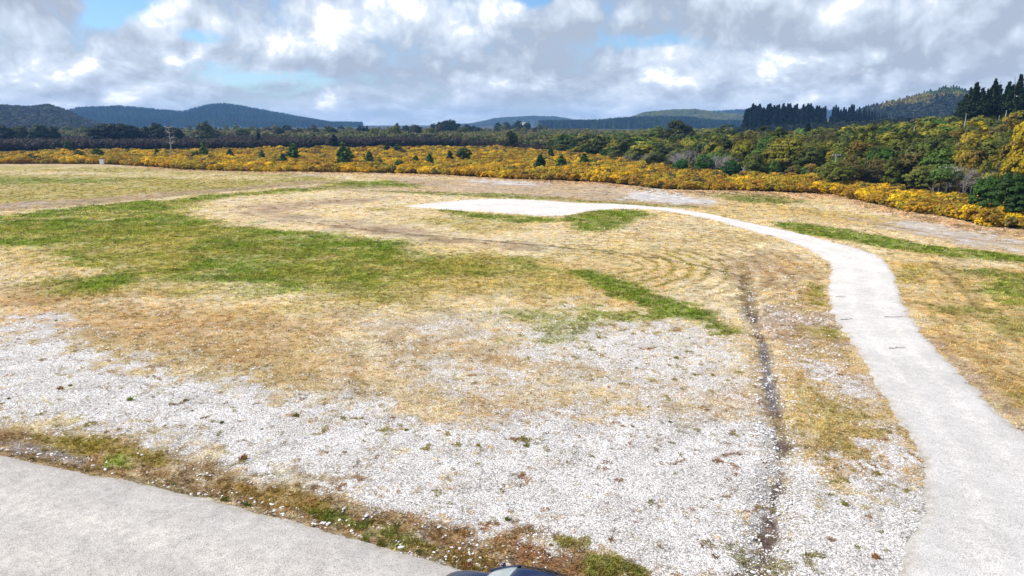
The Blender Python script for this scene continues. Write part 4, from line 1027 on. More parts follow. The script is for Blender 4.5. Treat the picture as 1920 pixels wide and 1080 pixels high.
for d, a, x, y in cand:
    px = CX + math.tan(a) * F / CP
    f = vnoise(np.array([x / 14]), np.array([y / 14]), 77)[0]
    q = g.random() * .6 + f * .5
    if px < 1330: ck = 'dark' if q < .42 else 'olive' if q < .68 else 'brown' if q < .9 else 'bright'
    else: ck = 'dark' if q < .26 else 'brown' if q < .42 else 'olive' if q < .72 else 'gold' if q < .88 and px > 1540 else 'bright'
    dn = float(d - back(a)); h = g.uniform(3.0, 5.2) if dn < 12 else g.uniform(3.6, 8.6)
    if px < 1330: h *= .85
    if n_ind < 285 and 990 < px < 2040:
        zone = 'right behind the gorse' if dn < 14 else 'on the middle of the slope' if dn < 60 else 'on the upper slope'
        side = 'left of the pale grey shrubs' if px < 1270 else 'below the plantation' if px < 1560 else 'below the white dead trunk' if px < 1760 else 'below the skyline conifers'
        cn, cols = desc[ck]
        kind = 'cone' if (ck == 'gold' and g.random() < .6) or (ck == 'olive' and g.random() < .25) else 'round'
        put(kind, 'bush_tree', px, d, h=h * (1.25 if kind == 'cone' else 1), wide=g.uniform(.85, 1.2), color=g.choice(cols), label=f'{cn} bush tree {zone}, {side}', cat='tree', group=f'{cn} bushes {zone}, {side}', rnd=g)
        n_ind += 1
    else: rest.append((x, y, h, g.choice(desc[ck][1])))
# everything farther or beyond the largest ones: one wood
g2 = np.random.default_rng(8)
for k in range(5200):
    px = g2.uniform(880, 2300); a = az_of(px); d = 325 + (760 - 325) * g2.random() ** .85
    lim = 325 if px > 1150 else 400
    if d < lim: continue
    x, y = d * math.sin(a), d * math.cos(a)
    dark = (px > 1380 and px < 1800 and d > 400)
    c = DKC if dark and g2.random() < .5 else (.034, .04, .032) if dark else [DKG, MID, OLV, BRN, PALEG][g2.choice(5, p=[.2, .25, .25, .1, .2])]
    rest.append((x, y, g2.uniform(3.5, 7.5) * (.75 if px < 1200 else 1.1 if dark else 1), c))
rest_a = np.array([(x, y) for x, y, h, c in rest]); rh = np.array([h for x, y, h, c in rest]); rc = np.array([c for x, y, h, c in rest])
rc = rc * g2.uniform(.8, 1.25, (len(rc), 1))
scatter('distant_bush', bush_i, np.column_stack([rest_a, zground(rest_a[:, 0], rest_a[:, 1], False)]), np.stack([rh / 6 * g2.uniform(.9, 1.3, len(rh))] * 2 + [rh / 6], 1), rc)

# --- gorse: the flowering mass, plus single bushes along its near edge
def gorse_tint(n, x, y, rng):
    pal = np.array([(.80, .48, .026), (.74, .41, .024), (.58, .32, .028), (.48, .33, .045), (.86, .55, .03), (.42, .22, .04)])
    f = fbm(x / 7, y / 7, 33, 3); i = np.clip((f - .5) * 7 + rng.normal(2, 1.2, n), 0, 5).astype(int)
    order = np.array([5, 3, 2, 1, 0, 4]); i = np.where(rng.random(n) < .13, 1, i); return pal[order[i]] * rng.uniform(.85, 1.15, (n, 1))
g2 = np.random.default_rng(21)
n = 62000; az_ = g2.uniform(az_of(-500), az_of(2250), n); rr_ = 72 * np.exp(g2.random(n) ** .75 * math.log(320 / 72))
fr = front(az_); bk = back(az_)
wobble = (fbm(az_ * 30, rr_ / 40, 3, 3) - .5) * 12 * np.clip(rr_ / 200, .25, 1); gx_, gy_ = rr_ * np.sin(az_), rr_ * np.cos(az_); rag = (fbm(gx_ / 5, gy_ / 5, 73, 4) - .5) * np.clip(rr_ / 16, 5, 14)
ok = (rr_ > fr + .2 + wobble * .12 + rag) & (rr_ < bk + 2 + wobble)
ok &= g2.random(n) < np.clip((rr_ / 190) ** .35, .2, 1)
az_, rr_ = az_[ok], rr_[ok]; gx = rr_ * np.sin(az_); gy = rr_ * np.cos(az_)
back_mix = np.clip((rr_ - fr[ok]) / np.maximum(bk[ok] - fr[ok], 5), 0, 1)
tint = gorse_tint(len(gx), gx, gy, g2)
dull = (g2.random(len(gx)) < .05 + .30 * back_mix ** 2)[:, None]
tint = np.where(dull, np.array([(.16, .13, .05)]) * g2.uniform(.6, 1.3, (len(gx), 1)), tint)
gs = g2.uniform(.45, 1.0, len(gx)) * (.45 + 1.25 * fbm(gx / 7, gy / 7, 71, 4)) * np.where(rr_ < 130, .85, .95)
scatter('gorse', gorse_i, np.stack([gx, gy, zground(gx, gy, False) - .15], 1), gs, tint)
g = random.Random(31); k = 0; px = 1500
while px < 1990:
    a = az_of(px); d = float(front(a)) + g.uniform(.3, 1.1); x, y = d * math.sin(a), d * math.cos(a)
    sc = g.uniform(.65, 1.0); c = g.choice([(.85, .54, .02), (.80, .46, .018), (.46, .25, .025), (.34, .2, .035)])
    side = 'below the tree ferns' if px < 1600 else 'before the white stemmed tree' if px < 1780 else 'near the right edge'
    cn = 'bright yellow' if c[0] > .5 else 'orange brown'
    tree('gorse_bush', [('foliage', GORSE[g.randrange(4)][1], True)], x, y, sc, g.uniform(0, 6.28), c, f'{cn} gorse bush along the front edge {side}', 'gorse bush', f'{cn} gorse bushes on the near edge, {side}')
    px += g.uniform(9, 15)

# --- dark leafless scrub behind the gorse, cloud shadow also painted into its tints, and paler scrub beyond
n = 42000; az_ = g2.uniform(az_of(-500), az_of(1120), n); d = 275 * np.exp(g2.random(n) * math.log(820 / 275)); bk = back(az_)
pxs = CX + np.tan(az_) * F / CP
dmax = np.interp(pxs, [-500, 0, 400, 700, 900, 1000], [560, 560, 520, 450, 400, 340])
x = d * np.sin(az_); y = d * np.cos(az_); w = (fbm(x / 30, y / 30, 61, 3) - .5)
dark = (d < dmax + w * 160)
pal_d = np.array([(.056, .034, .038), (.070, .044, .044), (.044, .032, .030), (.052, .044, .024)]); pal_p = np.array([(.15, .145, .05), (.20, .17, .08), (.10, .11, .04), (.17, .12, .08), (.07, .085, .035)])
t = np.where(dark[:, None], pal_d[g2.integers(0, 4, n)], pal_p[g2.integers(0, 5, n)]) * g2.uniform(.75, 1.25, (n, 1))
ok = (d > bk) & (g2.random(n) < .85)
hs = np.where(dark, g2.uniform(.8, 1.25, n), g2.uniform(.7, 1.5, n))
hs = hs * np.interp(d, [280, 330, 800], [.75, 1.1, 1.25])
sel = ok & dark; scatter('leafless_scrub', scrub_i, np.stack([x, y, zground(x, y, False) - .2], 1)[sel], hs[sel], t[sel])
sel = ok & ~dark; scatter('pale_scrub', scrub_i, np.stack([x, y, zground(x, y, False) - .2], 1)[sel], hs[sel] * 1.15, t[sel])

# --- young conifers and dark shrubs standing in the gorse: column, base row, top row, colour, label
YG = [(126, 280, 264, (.07, .12, .03), 'slim pale green young conifer at the far left gorse'), (150, 294, 280, DKG, 'dark round bush in the gorse left of the white box'), (183, 292, 278, (.06, .10, .03), 'small conifer with a grey bush above the white box'),
      (295, 292, 278, (.05, .10, .03), 'small green conifer left of the tall dead tree'), (383, 291, 266, (.09, .15, .035), 'bright young conifer right of the tall dead tree'), (367, 293, 282, DKG, 'low dark bush just left of the bright young conifer'), (432, 294, 280, (.07, .10, .03), 'small young conifer halfway between two larger ones in the left gorse'),
      (492, 296, 282, (.08, .13, .035), 'small pale young conifer left of the twin green conifers'), (531, 305, 288, (.05, .10, .03), 'short dark young conifer, left of the twin green conifers'), (551, 298, 270, (.07, .13, .04), 'dense green young conifer, right of the twin pair'),
      (644, 304, 268, (.11, .16, .06), 'tallest feathery young conifer in the middle of the left gorse'), (655, 300, 278, (.10, .15, .05), 'smaller feathery conifer touching the tallest one'), (693, 306, 284, (.12, .15, .05), 'pale ragged young conifer before the centre gorse'), (712, 308, 298, DKG, 'small dark bush at the foot of the pale ragged conifer'),
      (749, 312, 300, (.05, .10, .03), 'low green bush near the front of the centre gorse'), (780, 303, 292, (.08, .13, .04), 'small light green conifer in the centre gorse'), (806, 307, 289, (.035, .11, .03), 'rich green rounded young conifer in the centre gorse'), (844, 299, 283, (.05, .08, .03), 'dark slim young conifer in the right of the centre gorse'),
      (870, 299, 276, (.045, .075, .025), 'tall dark green shrub in the right of the centre gorse'), (627, 272, 252, DKC, 'narrow black green conifer in front of the dark scrub'), (486, 268, 249, DKC, 'small black green tree over the dark scrub band'), (726, 282, 268, (.04, .07, .02), 'dark little conifer at the back of the centre gorse'), (747, 284, 270, (.05, .075, .025), 'dark bush at the back of the centre gorse'),
      (1013, 311, 290, (.035, .08, .02), 'compact dark green conifer at the middle right gorse'), (1033, 292, 276, (.06, .09, .02), 'dark green young tree at the back of the middle right gorse'), (1052, 313, 290, (.09, .14, .04), 'pale trunked light green sapling in the middle right gorse'), (1095, 307, 288, (.05, .12, .03), 'bright green young conifer in the middle right gorse'),
      (1107, 306, 298, (.05, .11, .03), 'small green bush touching the bright young conifer'), (1277, 320, 298, (.035, .09, .02), 'dark green shrub below the tallest pale grey shrub'), (1369, 330, 300, (.03, .075, .018), 'dark pointed shrub poking over the right gorse'), (1318, 318, 290, (.06, .13, .03), 'bright leafy bush between the pale grey shrubs')]
for px, by, ty, c, lb in YG:
    P = ground_pt(px, by); D = float(np.hypot(*P)) * .88 if by > 262 else 340.0; c = tuple(v * 1.25 for v in c)
    D = min(D, 380)
    bushy = 'bush' in lb or 'shrub' in lb
    put('round' if bushy else 'young', 'dark_shrub' if bushy else 'young_conifer', px, D, ty, wide=1.0 if bushy else rr.uniform(1.2, 1.6), color=c, label=lb, cat='shrub' if bushy else 'conifer')

# --- trees on the level skyline
SK = [(8, 243, 235, 480), (34, 252, 240, 500), (75, 250, 234, 470), (98, 246, 237, 480), (198, 252, 233, 430), (215, 250, 232, 430), (232, 252, 232, 430), (245, 254, 236, 430), (275, 250, 239, 450), (289, 250, 230, 450), (303, 254, 237, 440), (330, 252, 240, 430)]
for px, by, ty, D in SK:
    put('round', 'skyline_tree', px, D, ty, wide=1.5 if 190 < px < 250 else 1.1, color=(.026, .034, .018) if px not in (75,) else (.05, .07, .03), label={75: 'grey green mound shaped tree on the far left skyline', 289: 'round dark tree like a ball right of the big dark clump', 215: 'dark tree in the middle of the big clump on the left skyline'}.get(px, 'dark tree in the big clump on the left skyline' if 190 < px < 250 else 'dark rounded tree on the left skyline beside the big clump'), group='dark trees on the left skyline')
put('cone', 'skyline_tree', 386, 430, 227, wide=1.5, color=(.10, .10, .025), label='olive pointed tree on the left skyline right of the tall dead tree')
put('cone', 'skyline_tree', 745, 640, 230, wide=.8, color=DKG, label='slender dark tree rising alone near the middle of the skyline')
put('round', 'skyline_tree', 762, 640, 235, wide=.9, color=(.045, .06, .03), label='rounded grey green tree right of the slender skyline tree')
put('cone', 'skyline_tree', 676, 600, 235, wide=1.4, color=DKC, label='left one of the dark pair where the blue ridge ends')
put('cone', 'skyline_tree', 686, 600, 236, wide=1.3, color=DKC, label='right one of the dark pair where the blue ridge ends')
for px, ty in ((814, 231), (825, 229), (836, 225), (846, 225), (853, 226), (876, 233), (887, 235)):
    put('round', 'skyline_tree', px, 620, ty, wide=.8, color=(.03, .045, .025), label='dark tree of the raised clump left of the pale hill' if px < 860 else 'smaller dark tree at the right of the raised clump before the pale hill', group='trees of the raised clump' if px < 860 else 'smaller trees right of the raised clump')
for px, ty in ((934, 230), (950, 229), (972, 226), (988, 229)):
    put('round', 'skyline_tree', px, 800, ty, wide=.8, color=(.03, .045, .028), label='dark tree standing by the far pale roofed house', group='trees by the far house')
g = random.Random(44)
for k in range(74):
    px = -10 + k * 14.2 + g.uniform(-6, 6); D = g.uniform(470, 820)
    kd = g.choice(['round', 'round', 'cone'])
    c = g.choice([DKG, MID, (.12, .13, .05), (.04, .05, .03), (.10, .08, .05)])
    z0 = 'before the dark left hill' if px < 180 else 'before the blue ridge' if px < 660 else 'in the open gap of the skyline' if px < 880 else 'before the pale hill'
    nm = {'round': 'rounded', 'cone': 'pointed'}[kd]
    put(kd, 'skyline_tree', px, D, ty if False else 250 - g.uniform(8, 17) - (2 if D > 650 else 0), wide=g.uniform(.8, 1.3), color=c, label=f'small {nm} tree on the level skyline {z0}', group=f'small {nm} skyline trees {z0}', rnd=g)

# --- leafless grey shrubs, dead trunks, tree ferns
def fb(px, k): return float(back(np.array([az_at(px, 100)]))[0]) + k
def dead_shrub(px, D, h, mat, label, seed, w=1.0, name='dead_shrub', trunk_only=False):
    rng = np.random.default_rng(seed); segs = []
    for k in range(5): branching(rng, (rng.normal(0, .12), rng.normal(0, .12), -.3), (rng.normal(0, .28 * w), rng.normal(0, .28 * w), 1), h * .42, .07, 4, segs, .38 * w, .12, 3, .72)
    V, Fq = tubes(segs, 4); V[:, 2] *= h / V[:, 2].max()
    a = az_at(px, D); x, y = D * math.sin(a), D * math.cos(a)
    me = np_mesh(name, V, Fq, [mat]); o = link(name, me); o.location = (x, y, zg(x, y)); return tag(o, label, 'dead shrub')
dead_shrub(1286, fb(1286, 1), 6.0, M['dead'], 'tallest pale grey leafless shrub behind the right gorse', 1, 1.2)
dead_shrub(1270, fb(1270, 2), 4.6, M['dead'], 'small grey leafless shrub left of the tallest pale one', 2)
dead_shrub(1334, fb(1334, 2), 4.9, M['dead'], 'grey leafless shrub right of the tallest pale one', 3)
dead_shrub(1357, fb(1357, 1), 5.2, M['dead'], 'second grey leafless shrub to the right of the tallest pale one', 4, 1.1)
dead_shrub(1381, fb(1381, -3), 2.8, M['white_dead'], 'little bleached shrub just above the right gorse', 5)
dead_shrub(1218, fb(1218, 1), 4.0, M['dead'], 'grey twiggy shrub with thin stems left of the tallest pale one', 6)
dead_shrub(1180, fb(1180, 1), 3.6, M['dead'], 'farthest left of the grey twiggy shrubs behind the gorse', 7)
dead_shrub(1823, fb(1823, 5), 5.0, M['dead'], 'large bluish grey leafless shrub near the right edge trees', 8, 1.3)
dead_shrub(1800, fb(1800, 7), 5.2, M['white_dead'], 'bleached upright dead shrub left of the bluish grey one', 9, .7)
dead_shrub(1900, fb(1900, 14), 5.0, M['dead'], 'brownish leafless shrub among the trees at the right edge', 10)

def snag(px, D, base, top_y, r, mat, label, seed, limbs=3, name='dead_tree', parts=True):
    rng = np.random.default_rng(seed); a = az_at(px, D); x, y = D * math.sin(a), D * math.cos(a); z = zg(x, y); h = z_at(top_y, D * math.cos(a)) - z
    e = empty(name, (x, y, z)); segs = []; p = np.array([0, 0, -.4]); bs = []
    for i in range(7):
        q = p + np.array([rng.normal(0, .03) * h / 7, rng.normal(0, .03) * h / 7, (h + .4) / 7]); segs.append((p, q, r * (1 - i * .12), r * (1 - (i + 1) * .12))); p = q
        if i > 2: bs.append(q)
    V, Fq = tubes(segs, 8); link('trunk', np_mesh('trunk', V, Fq, [mat], True), e)
    for k in range(limbs):
        q = bs[k % len(bs)]; sg = []; aa = rng.uniform(0, 6.28)
        branching(rng, q, (math.cos(aa), math.sin(aa), .35), min(1.1, h * rng.uniform(.06, .13)), r * .35, 1, sg, .5, .1, 2)
        V, Fq = tubes(sg, 5); link('branch', np_mesh('branch', V, Fq, [mat], True), e)
    return tag(e, label, 'dead tree')
snag(1705, 180, 0, 237, .28, M['white_dead'], 'white dead trunk standing against the dark wood on the right', 1, 2)
snag(1798, 205, 0, 212, .22, M['white_dead'], 'pale dead trunk at the left foot of the skyline conifers', 2, 1)
snag(1861, 205, 0, 216, .2, M['white_dead'], 'short pale dead trunk under the middle of the skyline conifers', 3, 1)
snag(1874, 203, 0, 206, .25, M['white_dead'], 'tallest bleached dead trunk under the skyline conifers', 4, 1)
snag(1886, 190, 0, 226, .2, M['dead'], 'stubby broken trunk right of the tallest bleached one', 6, 1)
snag(322, 236, 0, 240, .30, M['dead'], 'tall dead tree with a ragged head rising over the left gorse', 12, 14, 'dead_tree')
snag(1790, 150, 0, 266, .15, M['white_dead'], 'thin bleached trunk among the golden trees', 8, 3)

def fb(px, k): return float(back(np.array([az_at(px, 100)]))[0]) + k
def white_stem_tree(px, D, h, color, label, seed):
    rng = np.random.default_rng(seed); segs = []
    for k in range(6): branching(rng, (0, 0, -.3), (rng.normal(0, .45), rng.normal(0, .45), 1), h * .34, .085, 2, segs, .35, .1, 2, .7)
    V, Fq = tubes(segs, 5); a = az_at(px, D); x, y = D * math.sin(a), D * math.cos(a)
    e = empty('white_stemmed_tree', (x, y, zg(x, y))); link('trunk', np_mesh('trunk', V, Fq, [M['pale_bark']], True), e)
    c = link('crown', crown_mesh('crown', [(0, 0, h * .80, h * .40, h * .38, h * .22), (h * .25, 0, h * .68, h * .24, h * .24, h * .16), (-h * .25, .1, h * .70, h * .25, h * .24, h * .16)], 4200, .24, M['leaf'], seed, 70, .6), e); c.color = (*color, 1)
    return tag(e, label, 'tree')
white_stem_tree(1771, fb(1771, -1), 4.6, (.10, .15, .035), 'tree with spreading white stems and a green umbrella crown above the right gorse', 3)
white_stem_tree(1228, 168, 4.4, (.07, .085, .03), 'small tree with several pale stems behind the centre right gorse', 4)

def tree_fern(px, D, h, c, label, seed):
    rng = np.random.default_rng(seed); a = az_at(px, D); x, y = D * math.sin(a), D * math.cos(a)
    e = empty('tree_fern', (x, y, zg(x, y)))
    V, Fq = tubes([((0, 0, -.3), (0.03, 0, h * .5), .16, .12), ((0.03, 0, h * .5), (0, .02, h * .93), .12, .14)], 8); link('trunk', np_mesh('trunk', V, Fq, [M['bark']], True), e)
    VV = []; FF = []; v = []
    for k in range(17):
        aa = k * 2.39; ln = rng.uniform(1.3, 1.9); lift = rng.uniform(.2, .9); n = 16; d = np.array([math.cos(aa), math.sin(aa)]); s = np.array([-d[1], d[0]])
        for i in range(n):
            for sd_ in (-1, 1):
                t0 = i / n; t1 = (i + .8) / n
                def P(t, w): r = t * ln; return [d[0] * r + s[0] * w, d[1] * r + s[1] * w, h * .93 + lift * math.sin(t * 2.2) * .8 - t * t * ln * .55 - abs(w) * .25]
                w = .34 * math.sin(min(1, (t0 * 1.1 + .15)) * 3.0) + .03; b = len(VV)
                VV += [P(t0, 0), P(t1, 0), P(t1 + .04, sd_ * w), P(t0 + .06, sd_ * w)]; FF.append([b, b + 1, b + 2, b + 3]); v.append(rng.random())
    o = link('fronds', np_mesh('fronds', VV, FF, [M['leaf']], attrs={'v': ('FLOAT', 'FACE', v), 'w': ('FLOAT', 'FACE', v)}), e); o.color = (*c, 1)
    VV = []; FF = []; v = []
    for k in range(12):     # skirt of dead fronds
        aa = k * .53 + .2; ln = rng.uniform(.9, 1.5); d = np.array([math.cos(aa), math.sin(aa)]); s = np.array([-d[1], d[0]]); b = len(VV)
        for t, w in ((0, .05), (.5, .16), (1, .03)):
            for q in (-1, 1): VV.append([d[0] * (.15 + t * .45 * ln) + s[0] * w * q, d[1] * (.15 + t * .45 * ln) + s[1] * w * q, h * .9 - t * ln])
        FF += [[b, b + 1, b + 3, b + 2], [b + 2, b + 3, b + 5, b + 4]]; v += [.4, .6]
    o = link('dead_fronds', np_mesh('dead_fronds', VV, FF, [M['leaf']], attrs={'v': ('FLOAT', 'FACE', v), 'w': ('FLOAT', 'FACE', v)}), e); o.color = (.20, .11, .05, 1)
    return tag(e, label, 'tree fern')
tree_fern(1541, fb(1541, 0), 3.1, (.22, .20, .04), 'tree fern with yellow green fronds over a brown skirt at the gorse edge', 1)
tree_fern(1518, fb(1518, 2), 3.6, (.32, .17, .04), 'orange tinged tree fern left of the yellow green one', 2)
tree_fern(1588, fb(1588, -2), 2.6, (.16, .21, .035), 'low spreading green tree fern right of the yellow green one', 3)

# ================================================================== small built things
def simple(name, c, rough=.5, spec=.4, **kw):
    nt = NT(name); p = objco(nt); n = nt.noise(p, 9, 4, .6)
    return finish(nt, nt.mix(nt.ramp(n, (.3, .7)), tuple(v * .85 for v in c), tuple(min(1, v * 1.08) for v in c)), rough, None, spec=spec, **kw)
M['wood'] = simple('grey_wood', (.42, .38, .33), .8); M['white'] = simple('white_paint', (.82, .82, .80), .6); M['dark'] = simple('dark_lid', (.06, .06, .06), .6)
M['roof'] = simple('pale_roof', (.38, .40, .42), .6); M['wall'] = simple('cream_wall', (.55, .52, .46), .7); M['glass'] = simple('window_glass', (.03, .04, .05), .08, .5)

def boxes(bl):
    V = []; Fq = []
    for x0, x1, y0, y1, z0, z1 in bl:
        b = len(V); V += [(x0, y0, z0), (x1, y0, z0), (x1, y1, z0), (x0, y1, z0), (x0, y0, z1), (x1, y0, z1), (x1, y1, z1), (x0, y1, z1)]
        Fq += [[b, b + 3, b + 2, b + 1], [b + 4, b + 5, b + 6, b + 7], [b, b + 1, b + 5, b + 4], [b + 1, b + 2, b + 6, b + 5], [b + 2, b + 3, b + 7, b + 6], [b + 3, b, b + 4, b + 7]]
    return V, Fq
def box_part(name, bl, mat, parent, bev=.01):
    o = link(name, np_mesh(name, *boxes(bl), [mat]), parent)
    if bev: m = o.modifiers.new('bevel', 'BEVEL'); m.width = bev; m.segments = 2
    return o
def at(px, D): a = az_at(px, D); return D * math.sin(a), D * math.cos(a)
# the T shaped utility pole in the bush
x, y = at(1564, 150); z = zg(x, y); h = z_at(291, y) - z
e = empty('utility_pole', (x, y, z), .15); tag(e, 'T shaped wooden utility pole standing in the bush above the tree ferns', 'utility pole')
V, Fq = tubes([((0, 0, -.5), (0, 0, h + .1), .12, .09)], 10); link('pole', np_mesh('pole', V, Fq, [M['pale_bark']], True), e)
box_part('crossarm', [(-.85, .85, -.17, -.06, h - .12, h + .05)], M['wood'], e)
for k in (-.75, -.3, .3, .75):
    V, Fq = tubes([((k, -.11, h + .04), (k, -.11, h + .13), .03, .03), ((k, -.11, h + .13), (k, -.11, h + .2), .06, .045)], 8); link('insulator', np_mesh('insulator', V, Fq, [M['white']], True), e)
# white upright box at the foot of the far gorse
P = ground_pt(194, 311); z = zg(*P)
e = empty('white_box', (float(P[0]), float(P[1]) - .5, z), .2); tag(e, 'small white upright cabinet with a dark lid at the foot of the far left gorse', 'cabinet')
box_part('cabinet_body', [(-.48, .48, -.35, .35, .12, 1.45)], M['white'], e, .03); box_part('lid', [(-.55, .55, -.42, .42, 1.453, 1.62)], M['dark'], e, .03)
box_part('leg', [(-.34, -.24, -.3, -.2, -.1, .118)], M['dark'], e, 0); box_part('leg', [(.24, .34, -.3, -.2, -.1, .118)], M['dark'], e, 0)
box_part('door', [(-.38, .38, -.37, -.353, .2, 1.36)], M['white'], e, .005)
# far houses
def house(px, D, w, d, hw, hr, zb, label, rz=0.0):
    x, y = at(px, D); e = empty('house', (x, y, zb), rz); tag(e, label, 'house')
    box_part('wall', [(-w / 2, w / 2, -d / 2, d / 2, -8, hw)], M['wall'], e, 0)
    V = [(-w / 2 - .5, -d / 2 - .6, hw - .1), (w / 2 + .5, -d / 2 - .6, hw - .1), (w / 2 + .5, d / 2 + .6, hw - .1), (-w / 2 - .5, d / 2 + .6, hw - .1), (-w / 2 - .5, 0, hw + hr), (w / 2 + .5, 0, hw + hr)]
    me = bpy.data.meshes.new('roof'); me.from_pydata(V, [], [(0, 1, 5, 4), (2, 3, 4, 5), (0, 4, 3), (1, 2, 5), (3, 2, 1, 0)]); me.materials.append(M['roof']); link('roof', me, e)
    for k in (-.3, 0, .3): box_part('window', [(k * w - .7, k * w + .7, -d / 2 - .06, -d / 2 - .003, .9, 2.1)], M['glass'], e, 0)
house(982, 900, 9, 6, 1.6, 1.6, z_at(234.5, 900), 'far pale roofed house among dark trees before the pale hill', .1)
house(1523, 395, 6, 5, 1.4, .9, z_at(250.5, 390), 'small pale roof half hidden in the dark bush under the plantation', -.2)
# sticks lying on the white path
def stick(px, py, ln, rz, c, label, seed):
    rng = np.random.default_rng(seed); P = ground_pt(px, py); segs = []; p = np.array([-ln / 2, 0, .05])
    for i in range(7):
        q = p + np.array([ln / 7, rng.normal(0, .04), rng.normal(0, .01)]); segs.append((p, q, .017 * (1 - i * .1), .017 * (1 - (i + 1) * .1)))
        if i in (2, 4): segs.append((q, q + np.array([ln * .15, rng.choice([-1, 1]) * ln * .12, .05]), .012, .004))
        p = q
    V, Fq = tubes(segs, 6); o = link('fallen_branch', np_mesh('fallen_branch', V, Fq, [c], True)); o.location = (float(P[0]), float(P[1]), zg(*P) + .03); o.rotation_euler = (0, 0, rz); return tag(o, label, 'branch')
M['redstick'] = simple('reddish_stick', (.20, .09, .08), .8)
stick(1680, 597, 1.3, -.1, M['redstick'], 'reddish fallen branch lying across the white path below its bend', 1)
stick(1683, 655, .9, .05, M['bark'], 'thin dark twig on the white path below the reddish branch', 2)
stick(1590, 601, .9, .1, M['bark'], 'dark twig on the left edge of the white path below its bend', 3)
stick(1577, 558, .7, -.1, M['bark'], 'small dark twig on the left of the white path at its bend', 4)

# ================================================================== the car (only its roof and bonnet reach into the picture)
def car_paint():
    nt = NT('dark_blue_paint'); p = objco(nt); n = nt.noise(p, 60, 3)
    c = nt.mix(nt.ramp(n, (.3, .7)), (.003, .008, .040), (.004, .011, .058))
    return finish(nt, c, .22, None, spec=.6, **{'Metallic': .35, 'Coat Weight': .35, 'Coat Roughness': .05})
M['paint'] = car_paint(); M['cglass'] = simple('windscreen_glass', (.30, .35, .36), .12, .8); M['sglass'] = simple('side_glass', (.02, .025, .03), .06, .6)
M['rubber'] = simple('black_rubber', (.025, .025, .025), .8); M['rim'] = simple('alloy_rim', (.55, .56, .58), .3, Metallic=.8); M['lamp'] = simple('lamp_lens', (.7, .7, .68), .1); M['red'] = simple('tail_lens', (.35, .02, .02), .15); M['plate'] = simple('number_plate', (.75, .75, .72), .5)

